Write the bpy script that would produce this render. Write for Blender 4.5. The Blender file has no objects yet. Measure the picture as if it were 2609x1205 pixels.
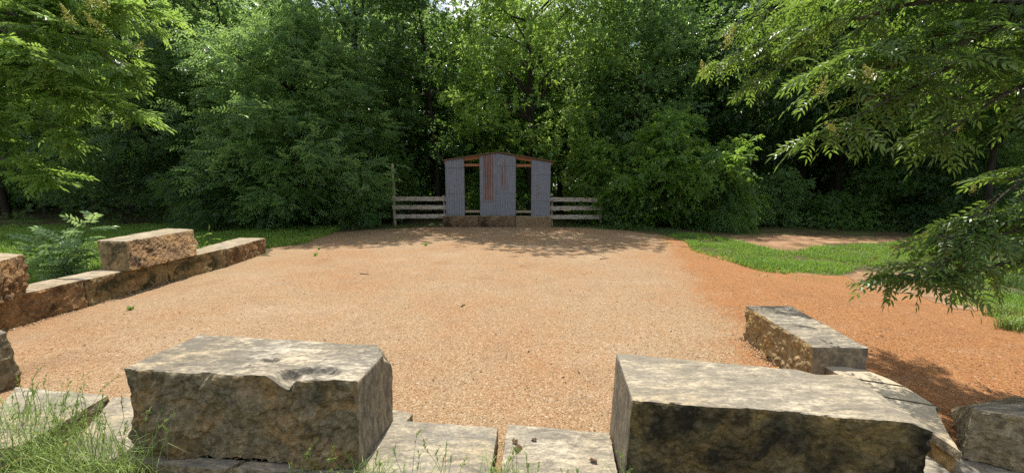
import bpy, bmesh, math, random
import numpy as np
from mathutils import Vector, noise

random.seed(7)
RNG = np.random.default_rng(11)
S = bpy.context.scene
COL = S.collection
R = math.radians

# ------------------------------------------------------------------ camera geometry
F, CX, CY, CAM_H, PITCH = 950.0, 1304.5, 602.5, 1.5, R(7.3)

def ray(px, py):
    dx, dy = (px - CX) / F, -(py - CY) / F
    return Vector((dx, math.cos(PITCH) + dy * math.sin(PITCH), -math.sin(PITCH) + dy * math.cos(PITCH)))

def P(px, py, z=0.0):                       # point of the photograph on a level z
    d = ray(px, py)
    t = (z - CAM_H) / d.z
    return Vector((d.x * t, d.y * t, z))

def Q(px, py, Y):                           # point of the photograph at distance Y
    d = ray(px, py)
    t = Y / d.y
    return Vector((d.x * t, Y, CAM_H + d.z * t))

# ------------------------------------------------------------------ objects
def tag(o, label=None, cat=None, group=None, kind=None):
    if label: o['label'] = label
    if cat: o['category'] = cat
    if group: o['group'] = group
    if kind: o['kind'] = kind
    return o

def empty(name, loc, label, cat, group=None, rz=0.0):
    o = bpy.data.objects.new(name, None)
    COL.objects.link(o)
    o.location = loc
    o.rotation_euler = (0, 0, rz)
    o.empty_display_size = 0.2
    return tag(o, label, cat, group)

def link(name, me, mats=(), parent=None, loc=None):
    o = bpy.data.objects.new(name, me)
    COL.objects.link(o)
    for m in mats:
        if m.name not in [x.name for x in me.materials]:
            me.materials.append(m)
    if parent: o.parent = parent
    if loc is not None: o.location = loc
    return o

def np_mesh(name, V, Qd=None, T=None, smooth=False, midx=None):
    me = bpy.data.meshes.new(name)
    V = np.asarray(V, np.float32).reshape(-1, 3)
    Qd = np.zeros((0, 4), np.int32) if Qd is None else np.asarray(Qd, np.int32).reshape(-1, 4)
    T = np.zeros((0, 3), np.int32) if T is None else np.asarray(T, np.int32).reshape(-1, 3)
    me.vertices.add(len(V)); me.vertices.foreach_set('co', V.ravel())
    nl = Qd.size + T.size
    me.loops.add(nl)
    me.loops.foreach_set('vertex_index', np.concatenate([Qd.ravel(), T.ravel()]).astype(np.int32))
    npoly = len(Qd) + len(T)
    me.polygons.add(npoly)
    st = np.concatenate([np.arange(len(Qd)) * 4, Qd.size + np.arange(len(T)) * 3]).astype(np.int32)
    me.polygons.foreach_set('loop_start', st)
    if midx is not None: me.polygons.foreach_set('material_index', np.asarray(midx, np.int32))
    me.polygons.foreach_set('use_smooth', np.full(npoly, smooth))
    me.update(calc_edges=True)
    me.validate()
    return me

class MB:                                    # collects geometry for ONE mesh
    def __init__(s): s.V, s.Q, s.T, s.n = [], [], [], 0
    def add(s, V, Qd=None, T=None):
        V = np.asarray(V, float).reshape(-1, 3)
        if Qd is not None and len(Qd): s.Q.append(np.asarray(Qd).reshape(-1, 4) + s.n)
        if T is not None and len(T): s.T.append(np.asarray(T).reshape(-1, 3) + s.n)
        s.V.append(V); s.n += len(V)
    def mesh(s, name, smooth=False):
        return np_mesh(name, np.concatenate(s.V), np.concatenate(s.Q) if s.Q else None,
                       np.concatenate(s.T) if s.T else None, smooth)
    def tube(s, pts, rad, sides=7, cap=True):
        pts = np.asarray(pts, float); n = len(pts)
        rad = np.broadcast_to(np.asarray(rad, float), (n,))
        tan = np.gradient(pts, axis=0)
        tan /= np.linalg.norm(tan, axis=1, keepdims=True) + 1e-9
        ref = np.where(np.abs(tan[:, 2:3]) > .9, np.array([[1., 0, 0]]), np.array([[0, 0, 1.]]))
        a = np.cross(tan, ref); a /= np.linalg.norm(a, axis=1, keepdims=True) + 1e-9
        b = np.cross(tan, a)
        th = np.arange(sides) * 2 * math.pi / sides
        V = pts[:, None] + rad[:, None, None] * (np.cos(th)[None, :, None] * a[:, None] + np.sin(th)[None, :, None] * b[:, None])
        i = np.arange(n - 1)[:, None] * sides; j = np.arange(sides)[None, :]; j2 = (j + 1) % sides
        Qd = np.stack([i + j, i + j2, i + sides + j2, i + sides + j], -1).reshape(-1, 4)
        V = V.reshape(-1, 3)
        T = None
        if cap:
            V = np.concatenate([V, pts[-1:]])
            k = (n - 1) * sides
            T = np.stack([k + np.arange(sides), k + (np.arange(sides) + 1) % sides, np.full(sides, n * sides)], -1)
        s.add(V, Qd, T)
    def box(s, x0, x1, y0, y1, z0, z1, zl=None):
        V = [(x0,y0,z0),(x1,y0,z0),(x1,y1,z0),(x0,y1,z0),(x0,y0,z1),(x1,y0,z1),(x1,y1,z1),(x0,y1,z1)]
        s.add(V, [(0,3,2,1),(4,5,6,7),(0,1,5,4),(1,2,6,5),(2,3,7,6),(3,0,4,7)])

# ------------------------------------------------------------------ materials
def new_mat(name):
    m = bpy.data.materials.new(name); m.use_nodes = True
    nt = m.node_tree; nt.nodes.clear()
    return m, nt, nt.nodes, nt.links

def nd(nt, typ, **kw):
    n = nt.nodes.new(typ)
    for k, v in kw.items():
        if k.startswith('i_'):
            key = k[2:]
            n.inputs[int(key) if key.isdigit() else key.replace('_', ' ')].default_value = v
        else: setattr(n, k, v)
    return n

def ramp(nt, fac, stops, interp='LINEAR'):
    r = nt.nodes.new('ShaderNodeValToRGB'); r.color_ramp.interpolation = interp
    e = r.color_ramp.elements
    while len(e) < len(stops): e.new(0.5)
    for el, (p, c) in zip(e, stops):
        el.position = p
        el.color = (c, c, c, 1) if isinstance(c, (int, float)) else (*c, 1)
    nt.links.new(fac, r.inputs['Fac'])
    return r.outputs['Color']

def mixc(nt, fac, a, b, mode='MIX'):
    m = nt.nodes.new('ShaderNodeMix'); m.data_type = 'RGBA'; m.blend_type = mode
    for sock, v in ((m.inputs[0], fac), (m.inputs[6], a), (m.inputs[7], b)):
        if isinstance(v, (int, float)): sock.default_value = v
        elif isinstance(v, tuple): sock.default_value = (*v, 1) if len(v) == 3 else v
        else: nt.links.new(v, sock)
    return m.outputs[2]

def mathn(nt, op, a, b=0.0, clamp=False):
    m = nt.nodes.new('ShaderNodeMath'); m.operation = op; m.use_clamp = clamp
    for sock, v in zip(m.inputs, (a, b)):
        if isinstance(v, (int, float)): sock.default_value = v
        else: nt.links.new(v, sock)
    return m.outputs[0]

def coords(nt, scale=(1, 1, 1), rot=(0, 0, 0), off=(0, 0, 0)):
    tc = nt.nodes.new('ShaderNodeTexCoord'); mp = nt.nodes.new('ShaderNodeMapping')
    mp.inputs['Scale'].default_value = scale; mp.inputs['Rotation'].default_value = rot
    mp.inputs['Location'].default_value = off
    nt.links.new(tc.outputs['Object'], mp.inputs['Vector'])
    return mp.outputs['Vector']

def tex_noise(nt, vec, scale, detail=4, rough=.6, dist=0.0):
    n = nd(nt, 'ShaderNodeTexNoise', i_Scale=scale, i_Detail=detail, i_Roughness=rough, i_Distortion=dist)
    nt.links.new(vec, n.inputs['Vector'])
    return n.outputs['Fac']

def tex_vor(nt, vec, scale, feature='F1'):
    n = nd(nt, 'ShaderNodeTexVoronoi', feature=feature, i_Scale=scale)
    nt.links.new(vec, n.inputs['Vector'])
    return n

def bump(nt, h, strength, dist, normal=None):
    b = nd(nt, 'ShaderNodeBump', i_Strength=strength, i_Distance=dist)
    nt.links.new(h, b.inputs['Height'])
    if normal is not None: nt.links.new(normal, b.inputs['Normal'])
    return b.outputs['Normal']

def finish(nt, color, rough=.9, normal=None, spec=.3, metal=0.0):
    p = nd(nt, 'ShaderNodeBsdfPrincipled')
    for k, v in (('Base Color', color), ('Roughness', rough), ('Metallic', metal)):
        if isinstance(v, (int, float)): p.inputs[k].default_value = v
        elif isinstance(v, tuple): p.inputs[k].default_value = (*v, 1)
        else: nt.links.new(v, p.inputs[k])
    p.inputs['Specular IOR Level'].default_value = spec
    if normal is not None: nt.links.new(normal, p.inputs['Normal'])
    o = nd(nt, 'ShaderNodeOutputMaterial')
    nt.links.new(p.outputs[0], o.inputs['Surface'])
    return p

def mat_leaf(name, c0, c1, ct, trans=.35, rough=.42, clump=.6):
    m, nt, N, L = new_mat(name)
    g = nd(nt, 'ShaderNodeNewGeometry')
    v = coords(nt)
    big = tex_noise(nt, v, clump, 2)
    f = mathn(nt, 'ADD', mathn(nt, 'MULTIPLY', g.outputs['Random Per Island'], .55), mathn(nt, 'SUBTRACT', mathn(nt, 'MULTIPLY', big, 1.5), .5), True)
    col = mixc(nt, f, c0, c1)
    rare = mathn(nt, 'GREATER_THAN', g.outputs['Random Per Island'], .985)
    col = mixc(nt, rare, col, (c1[0] * 2.2, c1[1] * 1.25, c1[2] * .8))
    p = nd(nt, 'ShaderNodeBsdfPrincipled', i_Roughness=rough)
    p.inputs['Specular IOR Level'].default_value = .5
    L.new(col, p.inputs['Base Color'])
    t = nd(nt, 'ShaderNodeBsdfTranslucent')
    L.new(mixc(nt, f, tuple(x * .75 for x in ct), ct), t.inputs['Color'])
    mx = nd(nt, 'ShaderNodeMixShader', i_0=trans)
    L.new(p.outputs[0], mx.inputs[1]); L.new(t.outputs[0], mx.inputs[2])
    o = nd(nt, 'ShaderNodeOutputMaterial'); L.new(mx.outputs[0], o.inputs['Surface'])
    return m

def mat_bark(name, c0, c1):
    m, nt, N, L = new_mat(name)
    v = coords(nt, (6, 6, 1.2))
    n = tex_noise(nt, v, 3, 6, .7)
    col = mixc(nt, ramp(nt, n, [(.3, 0.), (.7, 1.)]), c0, c1)
    finish(nt, col, .95, bump(nt, n, .8, .03), .1)
    return m

def mat_rough_stone(name, cols, stain, stain_amt, sscale=2.2, seed=0., gloss=.9):
    """quarry-faced limestone: ochre / grey patches, lichen stains that keep to their own shape"""
    m, nt, N, L = new_mat(name)
    v = coords(nt, off=(seed, seed * 1.7, seed * .6))
    n1 = tex_noise(nt, v, 3.2, 5, .62, .4)
    n2 = tex_noise(nt, v, 9.0, 5, .65, .2)
    n3 = tex_noise(nt, v, 42.0, 4, .7)
    c = ramp(nt, n1, [(.30, cols[0]), (.46, cols[1]), (.58, cols[2]), (.72, cols[3])])
    c = mixc(nt, ramp(nt, n2, [(.38, 0.), (.68, .75)]), c, cols[4])
    s = tex_noise(nt, v, sscale, 5, .68, .6)
    a = .66 - .34 * stain_amt
    c = mixc(nt, ramp(nt, s, [(a, 0.), (a + .13, .92)]), c, stain)
    n5 = tex_noise(nt, v, 22.0, 5, .7, .4)
    c = mixc(nt, ramp(nt, n5, [(.36, .65), (.50, 0.)]), c, tuple(x * .38 for x in cols[4]))
    c = mixc(nt, ramp(nt, n5, [(.56, 0.), (.68, .55)]), c, tuple(min(.6, x * 1.45) for x in cols[3]))
    c = mixc(nt, .45, c, ramp(nt, n3, [(.25, .08), (.75, .9)]), 'OVERLAY')
    pv = tex_vor(nt, v, 26.)
    h = mathn(nt, 'ADD', mathn(nt, 'MULTIPLY', n3, .5), mathn(nt, 'ADD', n2, mathn(nt, 'MULTIPLY', pv.outputs['Distance'], .45)))
    finish(nt, c, gloss, bump(nt, h, 1., .035), .2)
    return m

def mat_stone_top(name, base, grey, amt, rot=0.0, seed=0.):
    """sawn top: cream stone under streaky grey-black lichen"""
    m, nt, N, L = new_mat(name)
    v = coords(nt, (1, 2.6, 1), (0, 0, rot), (seed, seed * 2.1, 0))
    vi = coords(nt, off=(seed * 3, 0, 0))
    n1 = tex_noise(nt, v, 3.4, 7, .7, .5)
    n2 = tex_noise(nt, v, 15., 5, .74, .3)
    n3 = tex_noise(nt, vi, 70., 3, .7)
    warm = tex_noise(nt, vi, 1.3, 3)
    b = mixc(nt, ramp(nt, warm, [(.35, 0.), (.65, 1.)]), base, tuple(x * y for x, y in zip(base, (.92, .82, .66))))
    n4 = tex_noise(nt, v, 38., 4, .75)
    k = mathn(nt, 'ADD', mathn(nt, 'ADD', mathn(nt, 'MULTIPLY', n1, .45), mathn(nt, 'MULTIPLY', n2, .35)), mathn(nt, 'MULTIPLY', n4, .25))
    lo = .615 - .16 * amt
    msk = ramp(nt, k, [(lo - .03, 0.), (lo + .02, .55), (lo + .08, .92)])
    c = mixc(nt, msk, b, grey)
    s2 = tex_noise(nt, coords(nt, (1, 3.4, 1), (0, 0, rot), (seed + 7, seed, 0)), 5.5, 7, .76, .6)
    c = mixc(nt, ramp(nt, s2, [(.52, 0.), (.60, .42 * min(1, amt * 1.3)), (.70, .8 * min(1, amt * 1.2))]), c, tuple(x * .55 for x in grey))
    c = mixc(nt, ramp(nt, s2, [(.30, .7), (.42, 0.)]), c, base)
    c = mixc(nt, .3, c, ramp(nt, n3, [(.3, .15), (.7, .78)]), 'OVERLAY')
    pit = tex_vor(nt, vi, 9.)
    pm = ramp(nt, pit.outputs['Distance'], [(.045, .85), (.085, 0.)])
    pr = ramp(nt, pit.outputs['Color'], [(.70, 0.), (.74, 1.)])
    pmm = mathn(nt, 'MULTIPLY', pm, pr)
    c = mixc(nt, pmm, c, (.05, .035, .02))
    h = mathn(nt, 'SUBTRACT', mathn(nt, 'ADD', n2, mathn(nt, 'MULTIPLY', n3, .3)), pmm)
    finish(nt, c, .88, bump(nt, h, .5, .012), .25)
    return m

# palette of stones (albedo)
TAN = [(.20, .17, .12), (.34, .28, .19), (.42, .26, .10), (.33, .27, .19), (.25, .22, .16)]
M = {}
M['rough_grey'] = mat_rough_stone('stone_quarry_face_grey', [(.19, .155, .09), (.22, .18, .105), (.30, .18, .065), (.26, .22, .15), (.145, .118, .07)], (.045, .042, .022), .34, 2.6, 3.1)
M['rough_black'] = mat_rough_stone('stone_quarry_face_blackened', [(.13, .10, .048), (.19, .15, .075), (.31, .205, .072), (.12, .096, .058), (.09, .073, .040)], (.016, .015, .011), .60, 1.7, 1.3)
M['rough_brown'] = mat_rough_stone('stone_quarry_face_brown', [(.20, .115, .050), (.27, .165, .078), (.36, .21, .085), (.31, .235, .15), (.13, .075, .034)], (.04, .025, .014), .44, 3.0, 7.7)
M['rough_mossy'] = mat_rough_stone('stone_quarry_face_mossy', [(.22, .155, .07), (.29, .21, .10), (.36, .225, .09), (.28, .22, .13), (.16, .12, .055)], (.036, .036, .013), .50, 3.4, 12.2)
M['rough_ochre'] = mat_rough_stone('stone_quarry_face_ochre', [(.38, .25, .105), (.40, .30, .16), (.46, .29, .10), (.34, .275, .18), (.28, .20, .10)], (.08, .063, .04), .28, 3.0, 5.5)
M['rough_pale'] = mat_rough_stone('stone_quarry_face_pale', [(.25, .205, .13), (.31, .255, .165), (.33, .25, .13), (.36, .31, .22), (.20, .16, .10)], (.08, .07, .04), .24, 4.0, 9.4)
M['cut_grey'] = mat_stone_top('stone_sawn_side', (.30, .255, .185), (.10, .088, .070), .66, 1.57, 2.2)
M['top_dark'] = mat_stone_top('stone_sawn_top_lichen', (.42, .375, .29), (.120, .105, .082), .86, .15, 1.0)
M['top_mid'] = mat_stone_top('stone_sawn_top_weathered', (.42, .37, .28), (.170, .149, .114), .86, -.1, 4.0)
M['top_pale'] = mat_stone_top('stone_sawn_top_cream', (.37, .33, .25), (.155, .14, .115), .74, .1, 8.0)
M['top_clean'] = mat_stone_top('stone_sawn_top_clean', (.43, .375, .275), (.24, .21, .165), .22, .3, 11.0)
M['top_left'] = mat_stone_top('stone_sawn_top_dusty', (.37, .315, .23), (.12, .104, .085), .5, 1.1, 6.0)

M['rough_sill'] = mat_rough_stone('stone_quarry_face_dark', [(.10, .06, .03), (.16, .10, .055), (.24, .15, .075), (.22, .18, .125), (.075, .048, .027)], (.02, .015, .01), .45, 2.4, 3.9)
M['rough_sill_tan'] = mat_rough_stone('stone_quarry_face_tan', [(.19, .135, .075), (.24, .18, .105), (.26, .18, .09), (.28, .22, .15), (.15, .105, .06)], (.07, .05, .03), .22, 3.4, 2.9)

# ------------------------------------------------------------------ stones
def stone(name, top, ztop, bottom=None, zbot=0.0, label='', rough='rough_grey', cut='cut_grey', topm='top_mid',
          amp=None, res=.03, group='limestone seating blocks', deform=None, seed=0.0, cat='stone block', kinds='fbRL', edge=.008):
    """top: four world (x, y) corners front-left, front-right, back-right, back-left. amp: roughness per side f r b l."""
    T4 = [Vector((p[0], p[1], ztop if len(p) < 3 else p[2])) for p in top]
    B4 = [Vector((p[0], p[1], zbot)) for p in (bottom or top)]
    amp = amp or {}
    af, ar, ab, al, at = (amp.get(k, .004) for k in 'frblt')
    lx = max((T4[1] - T4[0]).length, (T4[2] - T4[3]).length); ly = max((T4[3] - T4[0]).length, (T4[2] - T4[1]).length)
    nx, ny, nz = (max(2, int(round(l / res))) for l in (lx, ly, max(ztop - zbot, .02)))
    c0 = sum(T4, Vector()) / 4; c0.z = zbot
    ax_f = (T4[1] - T4[0]).normalized(); nf = Vector((ax_f.y, -ax_f.x, 0)).normalized()
    a = (T4[2] - T4[1]); nr = Vector((a.y, -a.x, 0)).normalized()
    a = (T4[3] - T4[2]); nb = Vector((a.y, -a.x, 0)).normalized()
    a = (T4[0] - T4[3]); nl = Vector((a.y, -a.x, 0)).normalized()
    vid, V = {}, []
    so = Vector((seed * 3.3, seed * 5.1, seed * 1.9))
    def knob(p):
        q = p + so
        q = q + .03 * noise.noise_vector(q * 9)
        n = .8 * noise.fractal(q * 3.6, .9, 2.1, 6)
        d = noise.voronoi(q * 11.)[0]
        d2 = noise.voronoi(q * 25.0 + Vector((5, 3, 1)))[0]
        return n + 1.25 * (.42 - d[0]) * min(1, max(0, .6 + 1.5 * noise.noise(q * 2.3))) + .6 * (.4 - d2[0])
    def vert(i, j, k):
        key = (i, j, k)
        if key in vid: return vid[key]
        u, v, w = i / nx, j / ny, k / nz
        t = T4[0] * (1-u)*(1-v) + T4[1] * u*(1-v) + T4[2] * u*v + T4[3] * (1-u)*v
        b = B4[0] * (1-u)*(1-v) + B4[1] * u*(1-v) + B4[2] * u*v + B4[3] * (1-u)*v
        p = b.lerp(t, w)
        nrm, d = [], Vector()
        for cond, n, am in ((j == 0, nf, af), (i == nx, nr, ar), (j == ny, nb, ab), (i == 0, nl, al)):
            if cond:
                nrm.append(n)
                k_ = knob(p)
                d += n * am * (1 - .6 * w ** 6) * (k_ if am > .006 else .5 * noise.fractal((p + so) * 5, 1., 2., 3))
        if k == nz:
            nrm.append(Vector((0, 0, 1)))
            d += Vector((0, 0, at * noise.fractal((p + so) * 4.5, 1., 2.1, 4)))
        if len(nrm) > 1:
            e = sum(nrm, Vector())
            d -= e * edge * (.6 + .9 * abs(noise.noise((p + so) * 14)))
        p = p + d
        if deform: p = deform(p, i / nx, j / ny, k / nz)
        vid[key] = len(V); V.append(p - c0)
        return vid[key]
    Fq, mi = [], []
    def quad(a, m): Fq.append(a); mi.append(m)
    mats = []
    def slot(mname):
        if mname not in mats: mats.append(mname)
        return mats.index(mname)
    mt = slot(topm)
    ms = {k: slot(rough if a_ > .006 else cut) for k, a_ in (('f', af), ('r', ar), ('b', ab), ('l', al))}
    for i in range(nx):
        for j in range(ny):
            quad((vert(i, j, nz), vert(i+1, j, nz), vert(i+1, j+1, nz), vert(i, j+1, nz)), mt)
            quad((vert(i, j, 0), vert(i, j+1, 0), vert(i+1, j+1, 0), vert(i+1, j, 0)), ms['b'])
        for k in range(nz):
            quad((vert(i, 0, k), vert(i+1, 0, k), vert(i+1, 0, k+1), vert(i, 0, k+1)), ms['f'])
            quad((vert(i+1, ny, k), vert(i, ny, k), vert(i, ny, k+1), vert(i+1, ny, k+1)), ms['b'])
    for j in range(ny):
        for k in range(nz):
            quad((vert(nx, j, k), vert(nx, j+1, k), vert(nx, j+1, k+1), vert(nx, j, k+1)), ms['r'])
            quad((vert(0, j+1, k), vert(0, j, k), vert(0, j, k+1), vert(0, j+1, k+1)), ms['l'])
    me = np_mesh(name, [tuple(p) for p in V], Fq, midx=mi)
    for mname in mats: me.materials.append(M[mname])
    o = bpy.data.objects.new(name, me); COL.objects.link(o); o.location = c0
    return tag(o, label, cat, group)

def pz(x, y, z): p = P(x, y, z); return (p.x, p.y)

# --- left wall: lower course
LW = .44
def wall_pt(px, py): return P(px, py, .36)
w0, w1, w2, w3, w4 = (wall_pt(-70, 774), wall_pt(217, 712), wall_pt(427, 664), wall_pt(577, 633), wall_pt(677, 606))
def back(p, d): return (p.x - d, p.y + d * .12)
RA = {'r': .045, 'f': .02, 'l': .006, 'b': .02, 't': .006}
def course(a, b, ztop, lab, rough, seed, wd0, wd1, zb=0., gap=.004, amp=.04, topm='top_left', grp='stones of the low wall beside the lawn'):
    # the rough side faces the gravel: corners f-l, f-r, b-r, b-l with "right" towards the gravel
    d = (b - a).normalized() * gap
    a, b = a + d, b - d
    return stone('stone_block', [back(a, wd0), (a.x, a.y), (b.x, b.y), back(b, wd1)], ztop, zbot=zb, label=lab, rough=rough,
                 topm=topm, amp={'r': amp, 'f': .005, 'l': .02, 'b': .005, 't': .008}, seed=seed, group=grp, res=.036)
course(w0, w1, .36, 'brown limestone block at the near end of the low wall, end nearest the camera', 'rough_brown', 1, .50, .46)
course(w1, w2, .36, 'mossy limestone block in the low wall under the front of the raised block', 'rough_mossy', 2, .46, .5)
course(w2, w3, .36, 'limestone block in the low wall partly under the far half of the raised block', 'rough_mossy', 3, .5, .55)
course(w3, w4, .36, 'limestone block with cream top at the far end of the low wall', 'rough_brown', 4, .58, .68)
# --- raised stones
d_fl, d_fr, d_br, d_bl = P(242, 613, .76), P(326, 614, .76), P(496, 584, .76), P(427, 581, .76)
d_b = [P(259, 688, .364), P(333, 690, .364), P(506, 648, .364), P(440, 640, .364)]
stone('stone_block', [(p.x, p.y) for p in (d_fl, d_fr, d_br, d_bl)], .76, [(p.x, p.y) for p in d_b], .364,
      'brown rough faced block with pale top, raised upon the low wall', 'rough_brown', topm='top_left', cut='rough_mossy',
      amp={'r': .045, 'f': .005, 'l': .03, 'b': .012, 't': .006}, seed=5, res=.034, group='stones of the low wall beside the lawn')
e_fr, e_br = P(8, 672, .78), P(60, 647, .78)
stone('stone_block', [(e_fr.x - 1.0, e_fr.y - .25), (e_fr.x + .12, e_fr.y - .3), (e_br.x, e_br.y), (e_br.x - .62, e_br.y + .14)], .78, None, .364,
      'raised brown block cut off by the photo edge, standing on the wall near end', 'rough_brown', topm='top_left', cut='rough_brown',
      amp={'r': .05, 'f': .03, 'l': .03, 'b': .035, 't': .01}, seed=6, res=.035, group='stones of the low wall beside the lawn')
# --- rough boulder end by the near left edge
f0 = P(44, 985, .05); f0.x -= .13
stone('stone_block', [(f0.x - .8, f0.y - .35), (f0.x - .08, f0.y - .2), (f0.x + .03, f0.y + .1), (f0.x - .7, f0.y + .3)], .48, None, 0,
      'grey broken stone end at the photo edge behind the tall grass', 'rough_grey', topm='top_dark', cut='rough_grey',
      amp={'r': .035, 'f': .03, 'l': .03, 'b': .03, 't': .02}, seed=8, res=.03,
      deform=lambda p, u, v, w: p + Vector((-.03 * w * w * u, 0, -.05 * u * u * w)))
# --- big block A
A_t = [P(308, 939, .54), P(910, 976, .535), P(1000, 884, .53), P(507, 849, .54)]
A_b = [P(330, 1156, .104), P(912, 1195, .104), P(1003, 1066, .104), P(540, 1035, .104)]
a_notch = P(722, 965, .54); a_chip = P(985, 893, .52); a_cav = P(792, 950, .54); a_hole = P(688, 917, .54)
def a_deform(p, u, v, w):
    if w > .55:
        dx = p.x - a_notch.x
        d = math.hypot(dx * (1. if dx < 0 else 1.9), (p.y - a_notch.y) * 1.1) + .012 * noise.noise(p * 16)
        k_ = max(0., 1 - d / .12)
        p.z -= .075 * k_ * (w - .55) / .45
        if v == 0: p.y += .035 * k_
    if w == 1:
        dx, dy = p.x - a_cav.x, p.y - a_cav.y
        d = math.hypot(dx * .62, dy * 1.5)
        p.z -= .034 / (1 + math.exp((d - .085 + .02 * noise.noise(p * 22)) / .006))
        d = math.hypot((p.x - a_hole.x) * .7, (p.y - a_hole.y) * 1.7)
        p.z -= .035 / (1 + math.exp((d - .030 + .02 * noise.noise(p * 30)) / .004))
    e = (p.x - A_t[2].x) * .8 + (p.y - A_t[2].y) * .35 + (p.z - .53) * .49 + .062
    e += .02 * noise.fractal(p * 9, 1, 2, 3)
    if e > 0: p -= Vector((.8, .35, .49)) * e
    if u < .05 and w > .0: p.x += .035 * (1 - w) + .012 * noise.noise(p * 7)
    return p
stone('stone_block', [(p.x, p.y) for p in A_t], .54, [(p.x, p.y) for p in A_b], .104,
      'big foreground block with notched front edge and pitted grey top', 'rough_grey', topm='top_dark', cut='cut_grey',
      amp={'f': .045, 'r': .005, 'b': .02, 'l': .03, 't': .006}, seed=9, res=.0125, deform=a_deform, edge=.004)
# --- big block B
B_t = [P(1611, 1019, .54), P(2383, 1082, .54), P(2197, 955, .54), P(1570, 898, .54)]
B_b = [P(1588, 1240, .06), P(2362, 1330, .06), P(2215, 1110, .06), P(1552, 1099, .06)]
b_dip = P(2060, 930, .54)
def b_deform(p, u, v, w):
    if w > .7 and v > .8:
        p.z -= .02 * math.exp(-((p.x - b_dip.x) / .07) ** 2) * (v - .8) * 5
    if u > .93 and w > .3:
        p.z -= .03 * (u - .93) / .07 * w
    return p
stone('stone_block', [(p.x, p.y) for p in B_t], .54, [(p.x, p.y) for p in B_b], .06,
      'big foreground block with blackened front face and smooth grey top', 'rough_black', topm='top_mid', cut='cut_grey',
      amp={'f': .03, 'r': .02, 'b': .02, 'l': .005, 't': .004}, seed=10, res=.0135, deform=b_deform, edge=.004)
# --- block C
C_t = [P(2073, 884, .35), P(2217, 886, .35), P(2014, 778, .35), P(1898, 777, .35)]
stone('stone_block', [(p.x, p.y) for p in C_t], .35, None, 0,
      'long grey topped block with ochre side on the edge between tan and red gravel', 'rough_ochre', topm='top_dark', cut='cut_grey',
      amp={'l': .03, 'f': .005, 'r': .012, 'b': .005, 't': .004}, seed=11, res=.022, edge=.005)
# --- pale bench slabs right
def slab(pts, z, zb, lab, topm='top_pale', rough='rough_pale', seed=0., amp=.009, grp='flat stone slabs of the front tier', res=.03, name='stone_slab', deform=None, ta=.004):
    return stone(name, [tuple(p) for p in pts], z, None, zb, lab, rough, topm=topm, cut='cut_grey',
                 amp={'f': amp, 'r': amp, 'b': amp, 'l': amp, 't': ta}, seed=seed, res=res, group=grp, cat='stone slab', edge=.005, deform=deform)
r0, r1, r2, r3 = pz(2227, 947, .2), pz(2303, 981, .2), pz(2389, 1033, .2), pz(2458, 1076, .2)
r4 = (2.30, 1.80)
rl = [(2.30, 2.68), (2.31, 2.475), (2.30, 2.24), (2.0, 1.88)]
g = .011
slab([rl[1], r1, (r0[0], r0[1] + .04), rl[0]], .2, .0, 'short pale slab touching the end of the long ochre sided block', 'top_clean', seed=21, amp=.003)
slab([(rl[2][0], rl[2][1] + g), (r2[0], r2[1] + g), (r1[0], r1[1] - g), (rl[1][0], rl[1][1] - g)], .198, .0, 'plain sunny slab in the middle of the pale three slab row', 'top_clean', seed=22, amp=.003)
q0, q1 = pz(2385, 1100, .2), pz(2450, 1151, .2)
r_fr = (2.53, 2.085)
slab([q1, r_fr] + [(r2[0] + .0, r2[1] - g), (rl[2][0], rl[2][1] - g)], .2, .150,
     'pale slab dappled by leaf shadow beside the dark corner block', 'top_clean', seed=23, amp=.003)
stone('stone_block', [(q1[0] + .022, q1[1] + .03), (2.46, 2.08), (2.49, 2.21), (q0[0] + .05, 2.21)], .140, None, 0,
      'orange brown stone almost hidden under the leaf shaded pale slab', 'rough_ochre', topm='rough_ochre', cut='rough_ochre', amp={k: .010 for k in 'frbl'}, seed=24, group='limestone seating blocks')
# --- G corner block + slab in front
g_fl, g_bl = P(2458, 1072, .36), P(2473, 1029, .36)
def Q3(px, py, Y): p = Q(px, py, Y); return (p.x, p.y, p.z)
g_f, g_r = P(2480, 1042, .36), P(2760, 1090, .36)
stone('stone_block', [(g_f.x, g_f.y, .36), (g_r.x, g_r.y, .36), Q3(2760, 1026, 2.2), Q3(2472, 1029, 2.2)], .36,
      [tuple(P(2448, 1170, .06).xy), tuple(P(2760, 1235, .06).xy), (3.5, 2.45), (2.9, 2.3)], .06,
      'grey brown corner block in tree shade at the photo edge', 'rough_pale', topm='top_dark', cut='rough_pale',
      amp={'f': .03, 'l': .015, 'r': .02, 'b': .02, 't': .012}, seed=13, res=.016, edge=.006)
slab([(1.84, 1.45), (3.3, 1.3), (3.2, 1.9), (2.0, 1.94)], .055, -.05, 'low slab under leaf shadow in front of the shaded corner block', 'top_mid', seed=25)
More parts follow.
